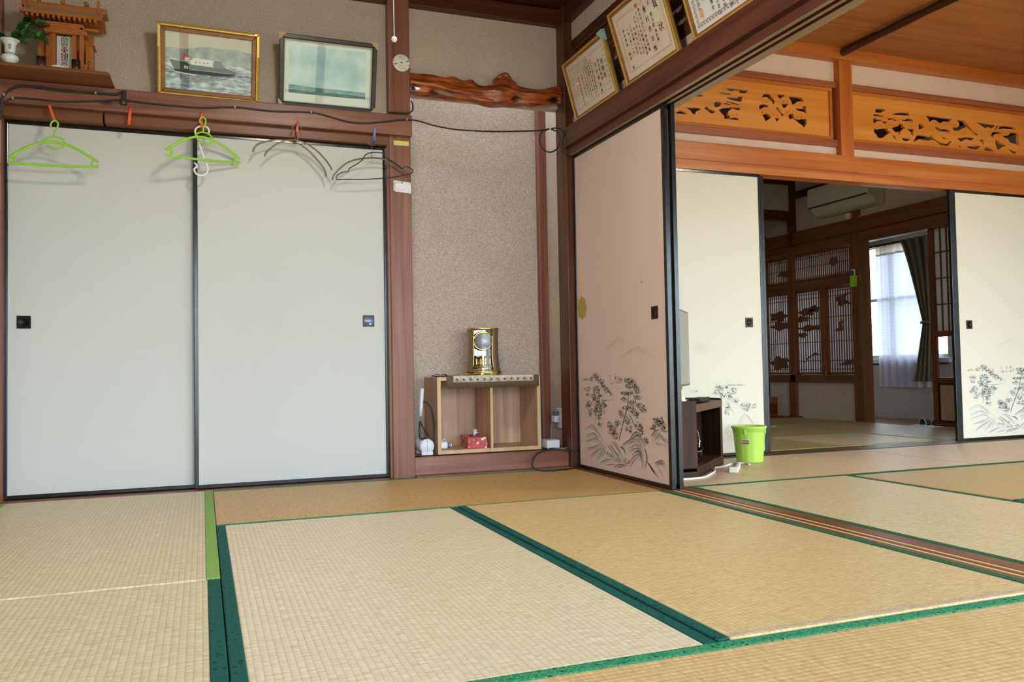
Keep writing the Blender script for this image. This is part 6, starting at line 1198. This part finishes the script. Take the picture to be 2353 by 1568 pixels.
ot = thing('wooden_ruler', 'thin orange wooden strip lying on the shelf box', 'strip', (2.15, .14, .5250), (0, 0, .1)); MB().box(-.04, .05, -.008, .008, 0, .006).build('strip', HIN, ot, .001); MB().ball((-.03, 0, .006), .003, 8, 5).build('stud', BLK, ot)
sg = thing('dark_spectacles', 'folded dark spectacles lying on the shelf box', 'spectacles', (2.085, .11, .5215)); 
for x in (-.02, .022): MB().tube([(x+.018*math.cos(a), .0, .008+.007*math.sin(a)) for a in [2*PI*k/14 for k in range(14)]], .002, 6, True).build('rim', BLK, sg)
MB().tube([(-.038, 0, .010), (-.034, .06, .006), (.01, .075, .004)], .002, 6).build('temple', BLK, sg); MB().tube([(.040, 0, .010), (.036, .05, .004), (-.01, .065, .003)], .002, 6).build('temple', BLK, sg)
# hand massager / roller with white handle left of the box
lr = thing('cylinder_device', 'white cylinder device with upright handle beside the shelf box', 'device', (1.985, .02, .1005))
CW = plain('device_white', lin(226,228,236), .3)
MB().lathe([(1e-4, -.02), (.036, -.02), (.040, -.016), (.040, .15), (.036, .155), (1e-4, .155)], 36, Matrix.Translation((0, .03, .047)) @ Matrix.Rotation(-PI/2, 4, 'X')).build('drum', CW, lr)
MB().box(-.032, .032, .008, .03, 0, .02).build('foot', CW, lr, .003); MB().box(-.032, .032, .12, .145, 0, .02).build('foot', CW, lr, .003)
MB().box(-.0012, .0012, .0085, .0115, .012, .092).build('seam_bar', WIR, lr); MB().tube([(0, .012, .088), (0, .012, .096)], .003, 8).build('knob', WIR, lr)
MB().tube([(-.026, .05, .175), (-.024, .05, .215)], .003, 8).build('rod', WIR, lr); MB().tube([(-.026, .05, .21), (-.022, .05, .26), (-.016, .05, .345), (-.012, .05, .36)], [.0085, .0100, .0115, .0105], 14).build('handle', CW, lr)
MB().tube(smooth_pts([(-.030, .045, .180), (-.034, .045, .13), (-.030, .04, .09), (0, .02, .09), (.0, .02, .095)], 5), .005, 8).build('yoke', BLK, lr)
MB().tube(smooth_pts([(-.026, .05, .178), (-.010, .04, .14), (.012, .02, .10)], 5), .004, 8).build('yoke_arm', BLK, lr)
MB().tube(smooth_pts([(-.012, .055, .285), (.010, .06, .285), (.035, .055, .25), (.047, .05, .19), (.049, .045, .12), (.046, .045, .06), (.044, .06, .02), (.03, .09, .012)], 6), .0045, 8).build('flex', CAB, lr)
# adapter box, outlet
ad = thing('adapter_box', 'white adapter box on the alcove step beside the shelf box', 'adapter', (2.712, .02, .1005)); MB().box(-.040, .038, -.03, .07, .006, .050).build('case', CW, ad, .003)
for x in (-.03, .028): MB().lathe([(1e-4, 0), (.004, 0), (.004, .007), (1e-4, .007)], 10, Matrix.Translation((x, -.02, 0))).build('foot', CW, ad)
MB().tube(smooth_pts([(0, -.02, .008), (.02, -.045, .004), (.06, -.055, .004), (.085, -.045, .012), (.08, -.01, .02), (.06, .04, .022), (.05, .06, .02)], 6), .0028, 8).build('flex', plain('grey_flex', lin(140,140,136), .5), ad)
MB().tube(smooth_pts([(.03, .07, .02), (.045, .10, .02), (.05, .12, .06), (.055, .125, .13)], 6), .0022, 8).build('flex', MATS['grey_flex'], ad)
ou = thing('wall_outlet', 'white wall outlet with plugs on the alcove side wall', 'outlet', (2.831, .165, .205)); MB().box(-.006, 0, -.036, .036, 0, .118).build('plate', CW, ou, .002)
MB().box(-.040, -.006, -.015, .030, .035, .072).build('adapter_plug', CW, ou, .003); MB().box(-.034, -.006, -.005, .028, .078, .100).build('dark_plug', plain('plug_smoke', lin(96,102,112), .3), ou, .003)
for z in (.046, .058): MB().box(-.018, -.010, -.0158, -.015, z, z+.005).build('socket_slot', BLK, ou)

# ------------------------------------------------------------------ television corner in the parlour
VEN = wood('dark_walnut_veneer', 2, lin(40,24,15), lin(62,38,24), lin(84,54,36), spec=.2, rough=.5, knots=False)
tv = thing('tv_cabinet', 'dark walnut corner cabinet open at the front beside the partition door', 'cabinet', (3.2, -.4, .001))
FP = [(-.24, -.40), (-.055, -.40), (.40, .035), (.40, .235), (-.24, .235)]
MB().prism(FP, .03, .05).build('floor_board', VEN, tv, .002); MB().prism([(x*.985, y*.985) for x, y in FP], .345, .362).build('top_board', VEN, tv, .002)
MB().prism([(-.24, -.40), (-.050, -.40), (-.046, -.385), (-.24, -.385)], 0, .382).build('side_panel', VEN, tv, .002)
MB().box(.385, .40, .035, .235, 0, .372).build('side_panel', VEN, tv, .002); MB().box(-.24, .40, .220, .235, .03, .372).build('back_panel', VEN, tv); MB().box(-.24, -.225, -.385, .22, .03, .372).build('back_panel', VEN, tv)
d = Vector((.455, .435, 0)).normalized(); nrm = Vector((.435, -.455, 0)).normalized()
MB().add([Vector((-.050, -.398, z))+nrm*o_ for z in (.0, .035) for o_ in (0, -.012)]+[Vector((.398, .030, z))+nrm*o_ for z in (0, .035) for o_ in (0, -.012)], [(0,1,3,2),(4,6,7,5),(0,4,5,1),(2,3,7,6),(0,2,6,4),(1,5,7,3)]).build('plinth', VEN, tv)
MB().add([Vector((-.050, -.398, z))+nrm*o_ for z in (.325, .360) for o_ in (0, -.012)]+[Vector((.398, .030, z))+nrm*o_ for z in (.325, .360) for o_ in (0, -.012)], [(0,1,3,2),(4,6,7,5),(0,4,5,1),(2,3,7,6),(0,2,6,4),(1,5,7,3)]).build('front_apron', wood('apron_walnut', 0, lin(92,62,42), lin(112,78,54), lin(126,92,66), knots=False), tv)
MB().add([Vector((-.046, -.392, z))+nrm*.001+d*t_ for z in (.332, .348) for t_ in (.004, .05)], [(0,1,3,2)]).build('white_label', WHITE, tv)
tvs = thing('television', 'thin flat television angled in the parlour corner', 'television', (3.43, -.30, .364), (0, 0, math.atan2(.76, .65)))
SCR = plain('tv_screen', lin(70,72,74), .08, 0, .9); BEZ = plain('tv_bezel', lin(26,28,30), .3)
MB().box(-.60, 0, -.004, .035, .085, .500).build('body', BEZ, tvs, .004); MB().box(-.588, -.010, -.0052, -.004, .097, .490).build('screen', SCR, tvs)
MB().box(-.34, -.26, -.0, .03, .01, .09).build('neck', BEZ, tvs, .003); MB().box(-.42, -.18, -.03, .06, 0, .012).build('foot', BEZ, tvs, .003)
dv = thing('video_player', 'slim black video player on top of the corner cabinet', 'player', (3.34, -.515, .364), (0, 0, .76)); MB().box(-.11, .11, -.045, .02, .003, .024).build('case', BLK, dv, .003); MB().box(-.06, .05, -.0458, -.045, .008, .016).build('display', SCR, dv); MB().ball((-.10, -.046, .016), .004, 8, 6).build('knob', WIR, dv)
pf = thing('leaflet', 'white leaflet with a yellow stripe leaning on the corner cabinet', 'leaflet', (3.13, -.73, .365), (0, 0, .2))
MB().box(-.012, .012, -.002, .002, 0, .118, M=Matrix.Rotation(-.45, 4, 'Y')).build('sheet', WHITE, pf); MB().box(-.009, .009, -.0026, -.002, .045, .082, M=Matrix.Rotation(-.45, 4, 'Y')).build('yellow_stripe', plain('print_yellow', lin(226,200,60), .5), pf)
CHR = plain('chrome', lin(226,228,232), .08, 1.0)
hd = thing('chrome_ring_stand', 'chrome ring and glass standing inside the corner cabinet', 'ornament', (3.27, -.585, .0515), (0, 0, .5))
MB().tube([(0+.055*math.cos(a), 0, .105+.072*math.sin(a)) for a in [2*PI*k/40 for k in range(40)]], .004, 8, True).build('ring', CHR, hd); MB().lathe([(1e-4, 0), (.022, 0), (.026, .05), (.030, .075), (.028, .075), (.022, .01), (1e-4, .008)], 20, Matrix.Translation((.012, -.01, 0))).build('glass_cup', GL, hd); MB().ball((.056, 0, .105), .007, 10, 8).build('pivot', CHR, hd)
lt = thing('copper_lighter', 'small copper coloured object at the foot of the corner cabinet', 'trinket', (3.125, -.775+.0, .0)) if False else None
# waste bin
bn = thing('waste_bin', 'lime green ribbed plastic waste bin in front of the cream parlour door', 'bin', (3.800, -.335, .001))
LM2 = plain('lime_bin_plastic', lin(178,216,84), .4)
prof = [(1e-4, 0), (.078, 0), (.080, .004)]; m = MB(); n = 72
vs = []; zs = [0, .006, .03, .10, .17, .176]
for z in zs:
    R0 = .074+.018*z/.19
    for k in range(n):
        a = 2*PI*k/n; rib = .0011*(1 if math.sin(a*14) > 0 else 0)*(1 if .02 < z < .175 else 0); vs.append(((R0-rib)*math.cos(a), (R0-rib)*math.sin(a), z))
m.add(vs, [(j*n+k, j*n+(k+1) % n, (j+1)*n+(k+1) % n, (j+1)*n+k) for j in range(len(zs)-1) for k in range(n)]+[tuple(reversed(range(n)))], 0, True); m.build('ribbed_wall', LM2, bn)
MB().lathe([(.0905, .174), (.093, .176), (.094, .19), (.099, .194), (.100, .204), (.096, .207), (.091, .204), (.088, .19), (.074, .010), (1e-4, .009)], 56).build('rim', LM2, bn)
for a in (-2.45, -1.0): MB().box(-.004, .004, -.006, .003, .165, .190, M=Matrix.Rotation(a+PI/2, 4, 'Z') @ Matrix.Translation((0, -.093, 0))).build('handle_lug', LM2, bn, .001)
Ml = Matrix.Rotation(-2.45+PI/2, 4, 'Z') @ Matrix.Translation((0, -.0855, .120)); MB().box(-.022, .022, -.0012, .0008, -.013, .013, M=Ml).build('sticker', plain('sticker_grey', lin(196,190,190), .5), bn); MB().box(-.0205, .0205, -.0018, -.0012, -.0115, -.004, M=Ml).build('red_stripe', plain('sticker_red', lin(176,52,66), .5), bn); MB().box(-.019, .019, -.0018, -.0012, .001, .009, M=Ml).build('dark_print', plain('sticker_dark', lin(110,100,104), .5), bn)
# power strip and cord
ps = thing('power_strip', 'cream power strip with a grey top on the mat', 'power strip', (3.44, -.69, .001), (0, 0, math.atan2(.33, .27)))
MB().box(-.045, .175, -.022, .022, 0, .030).build('case', plain('strip_cream', lin(226,224,196), .5), ps, .004); MB().box(-.03, .165, -.008, .008, .030, .032).build('grey_top', plain('strip_grey', lin(120,122,130), .5), ps)
for k in range(4): MB().box(-.015+k*.045, -.003+k*.045, -.005, .005, .0318, .0326).build('socket', BLK, ps)
pcd = thing('mains_cable', 'white mains cord snaking over the mat from the cabinet to the power strip', 'cord', (3.05, -.72, .004))
P = [(3.0,-.83),(3.08,-.835),(3.17,-.82),(3.26,-.74),(3.34,-.66),(3.38,-.60),(3.42,-.53),(3.50,-.50),(3.57,-.45),(3.65,-.40),(3.70,-.42),(3.69,-.48)]
MB().tube(smooth_pts([(a-3.05, b+.72, .0015) for a, b in P], 7), .0052, 8).build('sheath', WHITE, pcd)
